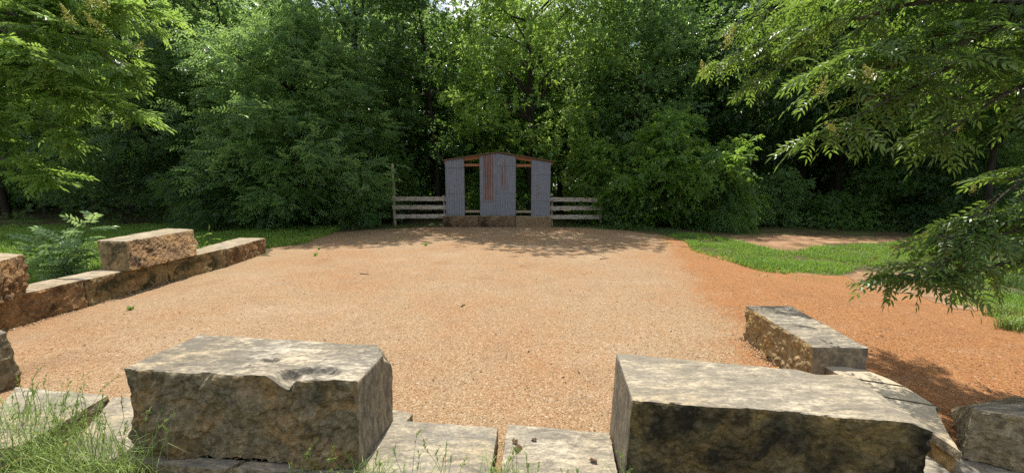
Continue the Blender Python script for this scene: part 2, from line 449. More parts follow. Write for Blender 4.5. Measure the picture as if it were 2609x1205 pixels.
# --- foreground slabs
s1 = [pz(-190, 1100, .135), pz(139, 1084, .135), pz(281, 1006, .135), pz(40, 984, .135)]
slab([pz(-120, 1165, .135), pz(60, 1130, .135), pz(281, 1004, .135), pz(40, 984, .135)], .135, .02, 'cream slab behind tall grass beside the broken stone end', seed=31, amp=.012)
slab([pz(150, 1166, .1), pz(575, 1196, .1), (-1.02, 2.45), pz(287, 1010, .1)], .1, -.02, 'cream slab under the notched block, on its grassy side', seed=32, amp=.012,
     topm='top_pale')
c0_, c1_ = pz(590, 1190, .1), pz(925, 1212, .1)
slab([(c0_[0], c0_[1] + .0), (c1_[0], c1_[1]), (-.62, 2.2), (-.98, 2.3)], .096, -.02, 'cracked ledge stone peeking out under the notched block', seed=33, amp=.014, topm='top_mid')
slab([pz(905, 1225, .1), pz(1245, 1240, .1), pz(1270, 1085, .1), pz(1000, 1067, .1)], .1, -.01, 'cream slab against the smooth end of the notched block', seed=34, amp=.008)
slab([pz(1268, 1240, .1), pz(1590, 1260, .1), pz(1553, 1100, .1), pz(1292, 1078, .1)], .1, -.01, 'grey mottled slab littered with dry brown leaves', seed=35, amp=.008, topm='top_mid')

# ------------------------------------------------------------------ ground
def mat_ground():
    m, nt, N, L = new_mat('soil_and_turf')
    v = coords(nt)
    n1 = tex_noise(nt, v, .55, 5, .6, .3); n2 = tex_noise(nt, v, 14., 4, .7); n3 = tex_noise(nt, v, 90., 3, .7)
    green = mixc(nt, n2, (.06, .14, .022), (.14, .24, .05))
    soil = mixc(nt, n2, (.055, .04, .022), (.15, .11, .065))
    c = mixc(nt, ramp(nt, n1, [(.32, .3), (.52, .92)]), green, soil)
    c = mixc(nt, .35, c, ramp(nt, n3, [(.3, .15), (.7, .85)]), 'OVERLAY')
    finish(nt, c, .95, bump(nt, mathn(nt, 'ADD', n2, n3), .8, .03), .1)
    return m
def mat_gravel():
    m, nt, N, L = new_mat('pea_gravel')
    tc = nt.nodes.new('ShaderNodeTexCoord'); sx = nt.nodes.new('ShaderNodeSeparateXYZ')
    L.new(tc.outputs['Object'], sx.inputs[0]); v = tc.outputs['Object']
    wob = tex_noise(nt, v, .9, 4, .6); big = tex_noise(nt, v, .42, 4, .6, .3); fine = tex_noise(nt, v, 2.6, 5, .65)
    pv = tex_vor(nt, v, 84.); pv2 = tex_vor(nt, v, 140.)
    # red crushed stone begins along the line x = 1.13 + .32 y
    line = mathn(nt, 'SUBTRACT', sx.outputs['X'], mathn(nt, 'ADD', mathn(nt, 'MULTIPLY', sx.outputs['Y'], .32), 1.05))
    line = mathn(nt, 'ADD', line, mathn(nt, 'MULTIPLY', mathn(nt, 'SUBTRACT', wob, .5), 1.1))
    sc_ = nt.nodes.new('ShaderNodeSeparateColor'); L.new(pv.outputs['Color'], sc_.inputs[0])
    mid_n = tex_noise(nt, v, 7., 4, .7)
    k_ = mathn(nt, 'ADD', mathn(nt, 'MULTIPLY', line, 1.5), mathn(nt, 'ADD', mathn(nt, 'MULTIPLY', sc_.outputs[2], .55), mathn(nt, 'MULTIPLY', mid_n, .7)))
    red = ramp(nt, mathn(nt, 'SUBTRACT', k_, .1, True), [(.42, 0.), (.60, .92)])
    tanc = ramp(nt, pv.outputs['Color'], [(.1, (.265, .164, .084)), (.35, (.345, .226, .118)), (.55, (.385, .266, .148)), (.75, (.43, .316, .190)), (.97, (.55, .465, .345))])
    redc = ramp(nt, pv.outputs['Color'], [(.1, (.22, .085, .028)), (.4, (.335, .138, .043)), (.65, (.385, .172, .056)), (.9, (.44, .235, .092)), (1., (.53, .38, .24))])
    patch = ramp(nt, mathn(nt, 'ADD', mathn(nt, 'MULTIPLY', big, .7), mathn(nt, 'MULTIPLY', fine, .35)), [(.47, 0.), (.66, .5)])
    tanc = mixc(nt, patch, tanc, redc)
    c = mixc(nt, red, tanc, redc)
    c = mixc(nt, ramp(nt, fine, [(.3, .3), (.5, 0.)]), c, (.22, .13, .075))
    spot = tex_noise(nt, v, 1.1, 3, .5, .2)
    c = mixc(nt, ramp(nt, spot, [(.60, 0.), (.72, .38)]), c, (.20, .10, .05))
    crev = ramp(nt, pv.outputs['Distance'], [(.35, 0.), (.8, .42)])
    c = mixc(nt, crev, c, (.20, .085, .035))
    wash = tex_noise(nt, coords(nt, (.7, 1.3, 1), (0, 0, .6)), .9, 5, .65, .4)
    c = mixc(nt, ramp(nt, wash, [(.54, 0.), (.72, .16)]), c, (.56, .45, .32))
    c = mixc(nt, ramp(nt, wash, [(.32, .20), (.46, 0.)]), c, (.27, .14, .065))
    bigst = tex_vor(nt, v, 26.)
    sb_ = nt.nodes.new('ShaderNodeSeparateColor'); L.new(bigst.outputs['Color'], sb_.inputs[0])
    bm_ = mathn(nt, 'MULTIPLY', mathn(nt, 'GREATER_THAN', sb_.outputs[0], .90), mathn(nt, 'LESS_THAN', bigst.outputs['Distance'], .30))
    c = mixc(nt, mathn(nt, 'MULTIPLY', bm_, .42), c, ramp(nt, sb_.outputs[1], [(0., (.16, .08, .045)), (.4, (.50, .40, .28)), (1., (.66, .60, .50))]))
    h = mathn(nt, 'ADD', mathn(nt, 'MULTIPLY', pv.outputs['Distance'], -1.), mathn(nt, 'ADD', mathn(nt, 'MULTIPLY', pv2.outputs['Distance'], -.4), mathn(nt, 'MULTIPLY', fine, .4)))
    finish(nt, c, .85, bump(nt, h, .9, .016), .25)
    return m
def mat_dirt():
    m, nt, N, L = new_mat('red_brown_dirt')
    v = coords(nt); n1 = tex_noise(nt, v, 1.6, 5, .65); n2 = tex_noise(nt, v, 40., 4, .7)
    c = ramp(nt, n1, [(.34, (.10, .062, .035)), (.5, (.24, .14, .078)), (.66, (.33, .21, .125))])
    c = mixc(nt, .4, c, ramp(nt, n2, [(.3, .2), (.7, .8)]), 'OVERLAY')
    finish(nt, c, .95, bump(nt, n2, .7, .02), .1)
    return m
M['ground'] = mat_ground(); M['gravel'] = mat_gravel(); M['dirt'] = mat_dirt()

def grid_sheet(name, x0, x1, y0, y1, n, m, zfun, mat):
    xs = np.linspace(x0, x1, n + 1); ys = np.linspace(y0, y1, m + 1)
    X, Y = np.meshgrid(xs, ys)
    V = np.stack([X, Y, zfun(X, Y)], -1).reshape(-1, 3)
    i = np.arange(n)[None, :]; j = np.arange(m)[:, None] * (n + 1)
    Qd = np.stack([j + i, j + i + 1, j + i + n + 2, j + i + n + 1], -1).reshape(-1, 4)
    return tag(link(name, np_mesh(name, V, Qd, smooth=True), [mat]), kind='structure')
grid_sheet('ground', -160, 160, -40, 260, 40, 40, lambda X, Y: X * 0, M['ground'])

def sheet(name, pts, z, mat, jit=.11, step=.07):
    pts = [Vector((p[0], p[1], 0)) for p in pts]
    out = []
    for a, b in zip(pts, pts[1:] + pts[:1]):
        n = max(1, int((b - a).length / step))
        for k in range(n):
            p = a.lerp(b, k / n)
            f = noise.fractal(p * 1.7, .7, 2.2, 5)
            g2 = noise.fractal(p * 1.7 + Vector((9, 4, 2)), 1, 2.2, 4)
            out.append((p.x + jit * f, p.y + jit * g2 * 1.5, z))
    bm = bmesh.new()
    f = bm.faces.new([bm.verts.new(p) for p in out])
    bmesh.ops.triangulate(bm, faces=[f])
    bmesh.ops.recalc_face_normals(bm, faces=bm.faces)
    for f in bm.faces:
        if f.normal.z < 0: f.normal_flip()
    me = bpy.data.meshes.new(name); bm.to_mesh(me); bm.free()
    return tag(link(name, me, [mat]), kind='structure')

def PX(l): return [pz(x, y, 0) for x, y in l]
gravel_px = [(690, 652), (686, 622), (745, 603), (850, 592), (1000, 583), (1127, 579), (1403, 579), (1500, 582), (1600, 589), (1690, 600), (1752, 616),
             (1772, 636), (1856, 658), (1940, 682), (2060, 697), (2150, 704), (2290, 716), (2420, 738), (2540, 775), (2690, 830)]
gp = PX(gravel_px) + [(5.6, 3.2), (5.4, 1.75), (-.1, 1.75), (-4.6, 2.2), (-7.5, 3.6), (w1.x - .2, w1.y), (w3.x - .2, w3.y), (w4.x - .3, w4.y - .3)]
sheet('gravel', gp, .004, M['gravel'])
sheet('path', PX([(1835, 604), (1900, 599), (2060, 600), (2250, 602), (2390, 606), (2400, 613), (2250, 618), (2120, 620), (2050, 640), (1985, 643), (1930, 626), (1870, 615)]), .004, M['dirt'], .25)
sheet('path', PX([(2155, 700), (2200, 690), (2330, 700), (2420, 730), (2560, 800), (2450, 790), (2300, 748), (2190, 728)]), .0085, M['dirt'], .2)

# ------------------------------------------------------------------ shed front
def mat_zinc(rusts, white=None):
    m, nt, N, L = new_mat('weathered_corrugated_zinc')
    tc = nt.nodes.new('ShaderNodeTexCoord'); sx = nt.nodes.new('ShaderNodeSeparateXYZ')
    L.new(tc.outputs['Object'], sx.inputs[0])
    vs = coords(nt, (14, 1, 1.3)); vi = coords(nt)
    n1 = tex_noise(nt, vs, 1.6, 5, .7); n2 = tex_noise(nt, vi, 5., 5, .65); n3 = tex_noise(nt, vi, 45., 3)
    c = mixc(nt, n1, (.13, .14, .165), (.29, .30, .335))
    c = mixc(nt, ramp(nt, n2, [(.35, .5), (.7, 0.)]), c, (.15, .155, .175))
    c = mixc(nt, ramp(nt, n3, [(.66, 0.), (.8, .15)]), c, (.16, .13, .12))
    st = tex_noise(nt, coords(nt, (46, 1, .9)), 1.0, 5, .72)
    for x0, x1, z0, z1, amt, colr in rusts:
        def band(s, a, b, soft):
            lo = mathn(nt, 'MULTIPLY', mathn(nt, 'SUBTRACT', s, a), 1 / soft, True)
            hi = mathn(nt, 'MULTIPLY', mathn(nt, 'SUBTRACT', b, s), 1 / soft, True)
            return mathn(nt, 'MULTIPLY', lo, hi)
        k = mathn(nt, 'MULTIPLY', band(sx.outputs['X'], x0, x1, .06), band(sx.outputs['Z'], z0, z1, .22))
        k = mathn(nt, 'MULTIPLY', k, amt)
        k = mathn(nt, 'ADD', k, mathn(nt, 'MULTIPLY', mathn(nt, 'SINE', mathn(nt, 'MULTIPLY', sx.outputs['X'], 2 * math.pi / .095)), .13))
        k = mathn(nt, 'ADD', k, mathn(nt, 'MULTIPLY', mathn(nt, 'SUBTRACT', st, .5), 2.2))
        c = mixc(nt, ramp(nt, k, [(.40, 0.), (.60, .92)]), c, mixc(nt, n2, colr, tuple(x * .55 for x in colr)))
    finish(nt, c, .55, bump(nt, n2, .12, .01), .35, .15)
    return m
def mat_wood(name, a, b, dark, sc=(1, 8, 8), amt=.3):
    m, nt, N, L = new_mat(name)
    v = coords(nt, sc)
    n1 = tex_noise(nt, v, 2.2, 6, .7, .5); n2 = tex_noise(nt, v, 9., 5, .7)
    c = mixc(nt, n1, a, b)
    c = mixc(nt, ramp(nt, n2, [(.66 - amt * .3, 0.), (.74 - amt * .3, .9)]), c, dark)
    finish(nt, c, .9, bump(nt, mathn(nt, 'ADD', n1, n2), .6, .012), .15)
    return m
M['wood_orange'] = mat_wood('stained_timber', (.22, .095, .045), (.32, .15, .075), (.10, .05, .03))
M['wood_brown'] = mat_wood('brown_timber', (.13, .075, .045), (.21, .125, .08), (.06, .04, .03))
M['wood_white'] = mat_wood('peeling_white_paint_timber', (.33, .30, .235), (.46, .43, .36), (.09, .07, .05), amt=.6)
M['wood_grey'] = mat_wood('bare_grey_timber', (.21, .17, .115), (.33, .27, .185), (.10, .08, .05), (8, 8, 1))

YS = P(1265, 579.5, 0).y
def SX(c): return (970 + c * .2329)
def SY(c): return (360 + c * .2329)
def W(cx, cy, Y): return Q(SX(cx), SY(cy), Y)
sb = W(1272, 940, YS); SBX = sb.x
shed = empty('shed_front', (SBX, YS + .2, 0), 'corrugated metal shed front with two open doorways and rusty centre, on stone sills', 'shed')
YP = YS + .22                                # plane of the panels
def sl(cx, cy, Y=None):
    p = W(cx, cy, Y or YP); return p.x - SBX, p.z
def corr_panel(cx0, cx1, cyt0, cyt1, cyb, seams, mat, dy):
    (xa, zt0), (xb, zt1) = sl(cx0, cyt0), sl(cx1, cyt1); zb = sl((cx0 + cx1) / 2, cyb)[1]
    mb = MB()
    pitch = .095; n = int((xb - xa) / pitch * 8)
    xs = np.linspace(xa, xb, n + 1)
    top = zt0 + (xs - xa) / (xb - xa) * (zt1 - zt0)
    zs = [None] + [sl(0, c)[1] for c in seams] + [zb]
    for k in range(len(zs) - 1):
        off = dy - .010 * (len(zs) - 2 - k)          # upper sheets lap over the lower
        hi = top if k == 0 else np.full(n + 1, zs[k] + .04)
        lo = zs[k + 1] + (.004 * np.sin(xs * 90) if k < len(zs) - 2 else 0 * xs)
        rows = 6
        t = np.linspace(0, 1, rows + 1)[:, None]
        Z = lo[None] * (1 - t) + hi[None] * t
        wv = .019 * np.sin(xs * 2 * math.pi / pitch)[None] + .004 * np.sin(Z * 2.3 + k) + .003 * np.sin(xs * 5 + k * 2)[None]
        wv = wv - .004 * (1 - t) * (k < len(zs) - 2)
        Yv = off + wv
        V = np.stack([np.broadcast_to(xs, Z.shape), Yv, Z], -1).reshape(-1, 3)
        i = np.arange(n)[None]; j = np.arange(rows)[:, None] * (n + 1)
        mb.add(V, np.stack([j + i, j + i + 1, j + i + n + 2, j + i + n + 1], -1).reshape(-1, 4))
    return link('corrugated_panel', mb.mesh('corrugated_panel', True), [mat], shed)
RUST = (.23, .085, .034)
def rbox(c0, c1, t, b, amt): return (sl(c0, 0)[0], sl(c1, 0)[0], sl(0, b)[1], sl(0, t)[1], amt, RUST)
def wbox(c0, c1, t, b, amt): return (sl(c0, 0)[0], sl(c1, 0)[0], sl(0, b)[1], sl(0, t)[1], amt, (.66, .66, .66))
z_plain = mat_zinc([rbox(716, 760, 500, 650, .40), rbox(850, 905, 190, 330, .34)]); z_c1 = mat_zinc([wbox(1115, 1235, 480, 665, .55), rbox(1108, 1236, 110, 690, .60)]); z_c2 = mat_zinc([rbox(1300, 1390, 170, 580, .42)]); z_r = mat_zinc([rbox(1695, 1755, 420, 660, .36)])
corr_panel(705, 912, 214, 190, 808, [290, 575], z_plain, 0)
tag(corr_panel(1082, 1274, 168, 133, 808, [380, 655], z_c1, 0), 'panel with broad orange rust streaks')
corr_panel(1266, 1478, 131, 172, 808, [270, 570], z_c2, -.014)
corr_panel(1650, 1857, 200, 236, 818, [365, 650], z_r, 0)
def board(name, c0, c1, t0, t1, h, y0, y1, mat, parent=shed, lab=None):
    """board whose top runs from crop point (c0,t0) to (c1,t1); h = height in crop pixels"""
    (xa, za), (xb, zb) = sl(c0, t0), sl(c1, t1); hh = sl(0, 0)[1] - sl(0, h)[1]
    n = 14
    xs = np.linspace(xa, xb, n + 1); zt = np.linspace(za, zb, n + 1)
    jt = np.array([.004 * noise.noise(Vector((x * 3, za * 7, 1))) for x in xs])
    V = []
    for x, z, j in zip(xs, zt, jt):
        V += [(x, y0, z - hh + j), (x, y0, z + j * .6), (x, y1, z + j * .6), (x, y1, z - hh + j)]
    Qd = []
    for i in range(n):
        a = i * 4
        for k in range(4): Qd.append((a + k, a + (k + 1) % 4, a + 4 + (k + 1) % 4, a + 4 + k))
    Qd += [(3, 2, 1, 0), (n * 4, n * 4 + 1, n * 4 + 2, n * 4 + 3)]
    me = np_mesh(name, V, Qd)
    bm = bmesh.new(); bm.from_mesh(me); bmesh.ops.recalc_face_normals(bm, faces=bm.faces); bm.to_mesh(me); bm.free()
    o = link(name, me, [mat], parent)
    if lab: o['label'] = lab
    return o
board('rafter', 690, 1278, 213, 127, 36, .03, .07, M['wood_orange'])
board('rafter', 1276, 1882, 127, 228, 36, .03, .07, M['wood_orange'])
board('roof_strip', 680, 1281, 207, 118, 8, -.10, .34, M['wood_brown'])
board('roof_strip', 1277, 1888, 118, 221, 8, -.10, .34, M['wood_brown'])
board('lintel', 905, 1090, 247, 247, 28, .032, .072, M['wood_orange'])
board('lintel', 1470, 1660, 252, 252, 30, .032, .072, M['wood_orange'])
board('sill_rail', 905, 1090, 755, 755, 26, .034, .074, M['wood_grey'])
board('sill_rail', 1470, 1660, 758, 758, 26, .034, .074, M['wood_grey'])
for c, t in ((709, 214), (905, 186), (1088, 164), (1472, 168), (1656, 200), (1850, 232)):
    x, zt = sl(c, t + 8); zb = sl(c, 806)[1]
    mb = MB(); mb.box(x - .02, x + .02, .076, .116, zb, zt - .05)
    link('stud', mb.mesh('stud'), [M['wood_grey']], shed)
# three sill stones
for k, (c0, c1, lab, rg) in enumerate(((675, 1071, 'dark brown stone sill under the rustless narrow panel of the shed', 'rough_sill'), (1074, 1472, 'dark stone sill under the rusty middle panels of the shed', 'rough_sill'),
                                  (1475, 1863, 'lighter tan stone sill under the faintly rusted narrow panel', 'rough_sill_tan'))):
    xa, xb = W(c0, 900, YS).x, W(c1, 900, YS).x
    zt = W(0, 818, YS + .1).z + (.0, .0, -.015)[k]
    stone('stone_sill', [(xa, YS), (xb, YS), (xb, YS + .5), (xa, YS + .5)], zt, None, 0, lab, rg, topm='top_left', cut=rg,
          amp={'f': .02, 'r': .008, 'l': .008, 'b': .01, 't': .004}, seed=40 + k, res=.03, group='stone sills under the shed front')

# fences
def fence(label, c_in, c_out, rails, posts):
    fo = empty('plank_fence', (0, YS + .3, 0), label, 'fence')
    for (t0, t1, h, ci, co) in rails:
        pa, pb = W(min(ci, co), 0, YS + .3), W(max(ci, co), 0, YS + .3)
        ta, tb = (t0, t1) if ci < co else (t1, t0)
        za, zb_ = W(0, ta, YS + .3).z, W(0, tb, YS + .3).z
        hh = (W(0, 0, YS + .3).z - W(0, h, YS + .3).z)
        n = 24; V = []; Qd = []
        for i in range(n + 1):
            x = pa.x + (pb.x - pa.x) * i / n; z = za + (zb_ - za) * i / n
            j = .010 * noise.noise(Vector((x * 2.6, z * 9, 3))); j2 = .010 * noise.noise(Vector((x * 3.3, z * 9, 8)))
            V += [(x, -.02, z - hh + j), (x, -.02, z + j2), (x, .02, z + j2), (x, .02, z - hh + j)]
        for i in range(n):
            a = i * 4
            for k in range(4): Qd.append((a + k, a + 4 + k, a + 4 + (k + 1) % 4, a + (k + 1) % 4))
        Qd += [(0, 1, 2, 3), (n * 4 + 3, n * 4 + 2, n * 4 + 1, n * 4)]
        link('rail', np_mesh('rail', V, Qd), [M['wood_white']], fo)
    for (c, t, b, wd) in posts:
        p = W(c, t, YS + .38)
        mb = MB()
        zz = np.linspace(0, p.z, 9)
        mb.tube([(p.x + .012 * math.sin(z * 4 + c), .10, z) for z in zz], [wd * (1 - .08 * k / 8) for k in range(9)], 8)
        link('post', mb.mesh('post', True), [M['wood_grey']], fo)
fence('weathered three rail plank fence with a tall bare post, on the rustless panel side', 705, 100,
      [(607, 605, 49, 705, 100), (700, 699, 48, 705, 98), (797, 800, 48, 700, 110)], [(128, 245, 930, .06), (690, 590, 930, .05)])
fence('weathered three rail plank fence ending in bushes, on the faintly rusted panel side', 1858, 2443,
      [(614, 620, 47, 1856, 2443), (709, 710, 47, 1856, 2443), (804, 806, 48, 1862, 2435)], [(2418, 600, 930, .035), (1875, 610, 930, .05)])

# ------------------------------------------------------------------ foliage builders
M['bark'] = mat_bark('bark_grey', (.045, .037, .028), (.13, .11, .085))
M['bark_dark'] = mat_bark('bark_dark', (.022, .018, .014), (.06, .05, .038))
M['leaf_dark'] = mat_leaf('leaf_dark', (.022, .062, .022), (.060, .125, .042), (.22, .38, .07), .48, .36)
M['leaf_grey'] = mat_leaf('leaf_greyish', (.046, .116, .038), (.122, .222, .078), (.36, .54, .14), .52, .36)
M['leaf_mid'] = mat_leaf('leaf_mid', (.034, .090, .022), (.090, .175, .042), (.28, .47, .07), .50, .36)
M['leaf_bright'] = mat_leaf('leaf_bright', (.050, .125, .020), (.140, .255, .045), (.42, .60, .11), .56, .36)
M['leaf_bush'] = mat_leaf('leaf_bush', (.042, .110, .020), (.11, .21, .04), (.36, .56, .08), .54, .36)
M['leaf_sun'] = mat_leaf('leaf_soapberry', (.070, .155, .030), (.165, .28, .060), (.40, .58, .10), .55, .36)
M['leaf_near'] = mat_leaf('leaf_near_compound', (.036, .090, .022), (.095, .170, .044), (.30, .47, .06), .44, .36, 1.6)
M['leaf_sapling'] = mat_leaf('leaf_sapling', (.12, .225, .10), (.24, .345, .19), (.46, .62, .20), .52, .34)
M['flower'] = mat_leaf('flower_panicle', (.36, .36, .07), (.52, .50, .12), (.45, .45, .10), .3)
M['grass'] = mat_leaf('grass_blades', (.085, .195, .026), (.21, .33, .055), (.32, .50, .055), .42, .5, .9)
M['grass_edge'] = mat_leaf('grass_shaded_edge', (.035, .085, .018), (.09, .15, .035), (.18, .28, .04), .35, .5, .9)  # darker copy of the grass, tree shade put into its colour
M['grass_tall'] = mat_leaf('grass_tall', (.14, .24, .045), (.30, .36, .11), (.30, .42, .08), .35, .5, 3.)

def unit(a): return a / (np.linalg.norm(a, axis=-1, keepdims=True) + 1e-9)

def leaflets_quads(B, D, U, Ln, Wd, fold=.18):
    """one folded quad per leaflet"""
    Sd = unit(np.cross(D, U)); Nn = np.cross(Sd, D)
    L1 = Ln[:, None]; W1 = Wd[:, None]
    mid = B + D * L1 * .42
    r = mid + Sd * W1 * .5 + Nn * W1 * fold; l = mid - Sd * W1 * .5 + Nn * W1 * fold
    t = B + D * L1 - np.array([0, 0, 1.]) * L1 * .10
    V = np.stack([B, r, t, l], 1).reshape(-1, 3)
    return V, np.arange(len(B) * 4).reshape(-1, 4)

def leaflets_fine(B, D, U, Ln, Wd, fold=.2, curve=.0):
    """two quads folded on the midrib, six points"""
    Sd = unit(np.cross(D, U)); Nn = np.cross(Sd, D)
    L1 = Ln[:, None]; W1 = Wd[:, None]
    dn = np.array([0, 0, 1.])
    c1, c2, t = B + D * L1 * .28, B + D * L1 * .66 - dn * L1 * .04, B + D * L1 - dn * L1 * .14
    if np.any(curve):
        cv = np.asarray(curve).reshape(-1, 1)
        c2 = c2 + Sd * cv * L1 * .05; t = t + Sd * cv * L1 * .2
    r1, l1 = c1 + Sd * W1 * .5 + Nn * W1 * fold, c1 - Sd * W1 * .5 + Nn * W1 * fold
    r2, l2 = c2 + Sd * W1 * .36 + Nn * W1 * fold * .7, c2 - Sd * W1 * .36 + Nn * W1 * fold * .7
    V = np.stack([B, r1, r2, t, l2, l1], 1).reshape(-1, 3)
    k = np.arange(len(B))[:, None] * 6
    Qd = np.stack([k + [[0, 1, 2, 3]], k + [[0, 3, 4, 5]]], 1).reshape(-1, 4)
    return V, Qd

def compound(O, D, L, pairs, ll, lw, droop, rng, fine=False, alpha=R(62), stems=None, jit=.10):
    """pinnate leaves: origins O, directions D, lengths L -> leaflets"""
    M_ = len(O); up = np.array([0, 0, 1.])
    D = unit(D)
    ref = np.where(np.abs(D[:, 2:3]) > .92, np.array([[1., 0, 0]]), up[None])
    Sd = unit(np.cross(D, ref)); Un = np.cross(Sd, D)
    roll = rng.normal(0, .7, M_)[:, None]
    Sd, Un = Sd * np.cos(roll) + Un * np.sin(roll), Un * np.cos(roll) - Sd * np.sin(roll)
    t = (np.arange(pairs) + .8) / (pairs + .3)
    Lm = np.broadcast_to(np.asarray(L, float), (M_,))
    pos = O[:, None] + D[:, None] * (Lm[:, None] * t)[..., None] - up * (droop * Lm[:, None] * t ** 2)[..., None]
    tan = unit(D[:, None] - up * (2 * droop * t)[None, :, None])
    Bs, Ds, Us, Cs = [], [], [], []
    for sgn in (1, -1):
        d = tan * math.cos(alpha) + sgn * Sd[:, None] * math.sin(alpha) - up * .12
        d = unit(d + rng.normal(0, jit, d.shape))
        Bs.append(pos.reshape(-1, 3)); Ds.append(d.reshape(-1, 3)); Us.append(np.broadcast_to(Un[:, None], pos.shape).reshape(-1, 3))
        Cs.append(np.full(pos.shape[0] * pos.shape[1], -sgn))
    tip = O + D * Lm[:, None] - up * (droop * Lm)[:, None]
    Bs.append(tip); Ds.append(unit(D - up * 2 * droop)); Us.append(Un); Cs.append(np.zeros(M_))
    B, Dd, U, Cv = (np.concatenate(x) for x in (Bs, Ds, Us, Cs))
    n = len(B)
    ln = ll * rng.uniform(.7, 1.15, n); wd = lw * rng.uniform(.8, 1.15, n)
    if stems is not None:
        for i in range(M_):
            tt = np.linspace(0, 1, 4)
            stems.tube(O[i] + D[i] * (Lm[i] * tt)[:, None] - up * (droop * Lm[i] * tt ** 2)[:, None], [.0028, .0024, .002, .0012], 3, False)
    return leaflets_fine(B, Dd, U, ln, wd, .2, Cv) if fine else leaflets_quads(B, Dd, U, ln, wd)

def simple_leaves(O, D, ll, lw, rng):
    n = len(O)
    U = unit(np.array([[0, 0, 1.]]) + rng.normal(0, .45, (n, 3)))
    return leaflets_quads(O, unit(D), U, ll * rng.uniform(.65, 1.2, n), lw * rng.uniform(.75, 1.2, n), .16)

def bend(p0, p1, rng, n=7, sag=.12):
    p0, p1 = np.asarray(p0, float), np.asarray(p1, float)
    t = np.linspace(0, 1, n)[:, None]
    L = np.linalg.norm(p1 - p0)
    off = rng.normal(0, .06, 3) * L
    pts = p0 * (1 - t) + p1 * t + np.sin(t * math.pi) * (off + np.array([0, 0, sag * L]))
    pts[1:-1] += rng.normal(0, .018 * L, (n - 2, 3))
    return pts

def tree_meshes(seed, H, R0, base, nclump, leaves, kind='pinnate', ll=.10, lw=.042, prof='oval', trunk_r=.14, limbs=34, lean=(0, 0), clump=(.45, .85), pairs=4, droopy=.35, lobes=.3, multi=1):
    rng = np.random.default_rng(seed)
    # clump centres
    h = base + (H - base) * rng.beta(1.15, 1.15, nclump)
    f = (h - base) / (H - base)
    if prof == 'oval': pr = np.sin(math.pi * np.clip(f * .86 + .12, 0, 1)) ** .65
    elif prof == 'dome': pr = np.sqrt(np.clip(1 - (f * .97) ** 2, 0, 1))
    elif prof == 'wide_top': pr = .45 + .55 * np.sin(math.pi * np.clip(f * .8 + .15, 0, 1))
    else: pr = np.clip(1.08 - f, 0, 1) ** .7
    az = rng.uniform(0, 2 * math.pi, nclump)
    lob = 1 + lobes * np.sin(az * 3 + seed + f * 5) * np.cos(az * 2 - seed * 2 + f * 9)
    rr = R0 * pr * lob * np.sqrt(rng.uniform(.18, 1, nclump))
    C = np.stack([rr * np.cos(az) + lean[0] * f, rr * np.sin(az) + lean[1] * f, h + rng.normal(0, .12, nclump)], -1)
    C[:, 2] = np.maximum(C[:, 2], .15)
    tb = MB()
    zt = H * .82
    axis = lambda z: np.array([lean[0] * max(0, (z - base) / (H - base)), lean[1] * max(0, (z - base) / (H - base)), z])
    stems = []
    for s in range(multi):
        a = rng.uniform(0, 6.28); sp = 0 if multi == 1 else .10 * H
        o0 = np.array([math.cos(a), math.sin(a), 0]) * (0 if multi == 1 else .12)
        o1 = np.array([math.cos(a), math.sin(a), 0]) * sp
        zs = np.linspace(-.05, zt, 12)
        pts = np.array([axis(max(z, 0)) * [1, 1, 0] + [0, 0, z] + o0 + (o1 - o0) * (max(z, 0) / zt) for z in zs])
        pts[1:, :2] += np.cumsum(rng.normal(0, .02 * H / 8, (11, 2)), 0)
        rad = trunk_r * (1 - .85 * np.linspace(0, 1, 12)); rad[0] *= 1.35
        tb.tube(pts, rad / (1 if multi == 1 else multi ** .5), 8)
        stems.append(pts)
    for i in rng.choice(nclump, min(limbs, nclump), False):
        c = C[i]; st = stems[rng.integers(len(stems))]
        zz = np.clip(c[2] - rng.uniform(.25, .6) * (np.hypot(c[0], c[1]) + .6), .15 * zt, zt * .96)
        j = int(np.argmin(np.abs(st[:, 2] - zz)))
        L = np.linalg.norm(c - st[j])
        tb.tube(bend(st[j], c, rng, 7, .10), np.linspace(min(trunk_r * .4, .012 + .016 * L), .006, 7), 5)
    # leaves
    n = nclump * leaves
    ci = np.repeat(np.arange(nclump), leaves)
    cr = rng.uniform(*clump, nclump)[ci][:, None]
    q = unit(rng.normal(0, 1, (n, 3))) * rng.uniform(.15, 1, (n, 1)) ** .5
    q[:, 2] *= .55
    O = C[ci] + q * cr
    outw = unit(C * np.array([1, 1, 0.]) - np.array([lean[0] * .5, lean[1] * .5, 0]))[ci]
    D = unit(q * np.array([1, 1, .5]) + outw * .55 + rng.normal(0, .35, (n, 3)) + np.array([0, 0, -droopy * .5]))
    O[:, 2] = np.maximum(O[:, 2], .06)
    if kind == 'pinnate':
        V, Qd = compound(O, D, rng.uniform(.8, 1.2, n) * ll * pairs * .62, pairs, ll, lw, droopy, rng)
    else:                                    # leafy twigs of broad single leaves
        O = O + rng.normal(0, .07, O.shape)
        V, Qd = compound(O, D + rng.normal(0, .55, D.shape), rng.uniform(.5, 1.4, n) * ll * pairs * .5, pairs, ll, lw, droopy * .4, rng, False, R(50), jit=.42)
    return tb.mesh('trunk', True), np_mesh('crown', V, Qd)

def plant_tree(name, x, y, meshes, mats, label, cat, group=None, rz=0., sc=1.):
    t = empty(name, (x, y, 0), label, cat, group, rz)
    t.scale = (sc,) * 3
    a = link('trunk', meshes[0], [mats[0]], t); b = link('crown', meshes[1], [mats[1]], t)
    return t

def at(px, Y): return (px - CX) / F * Y / math.cos(PITCH) * 1.0

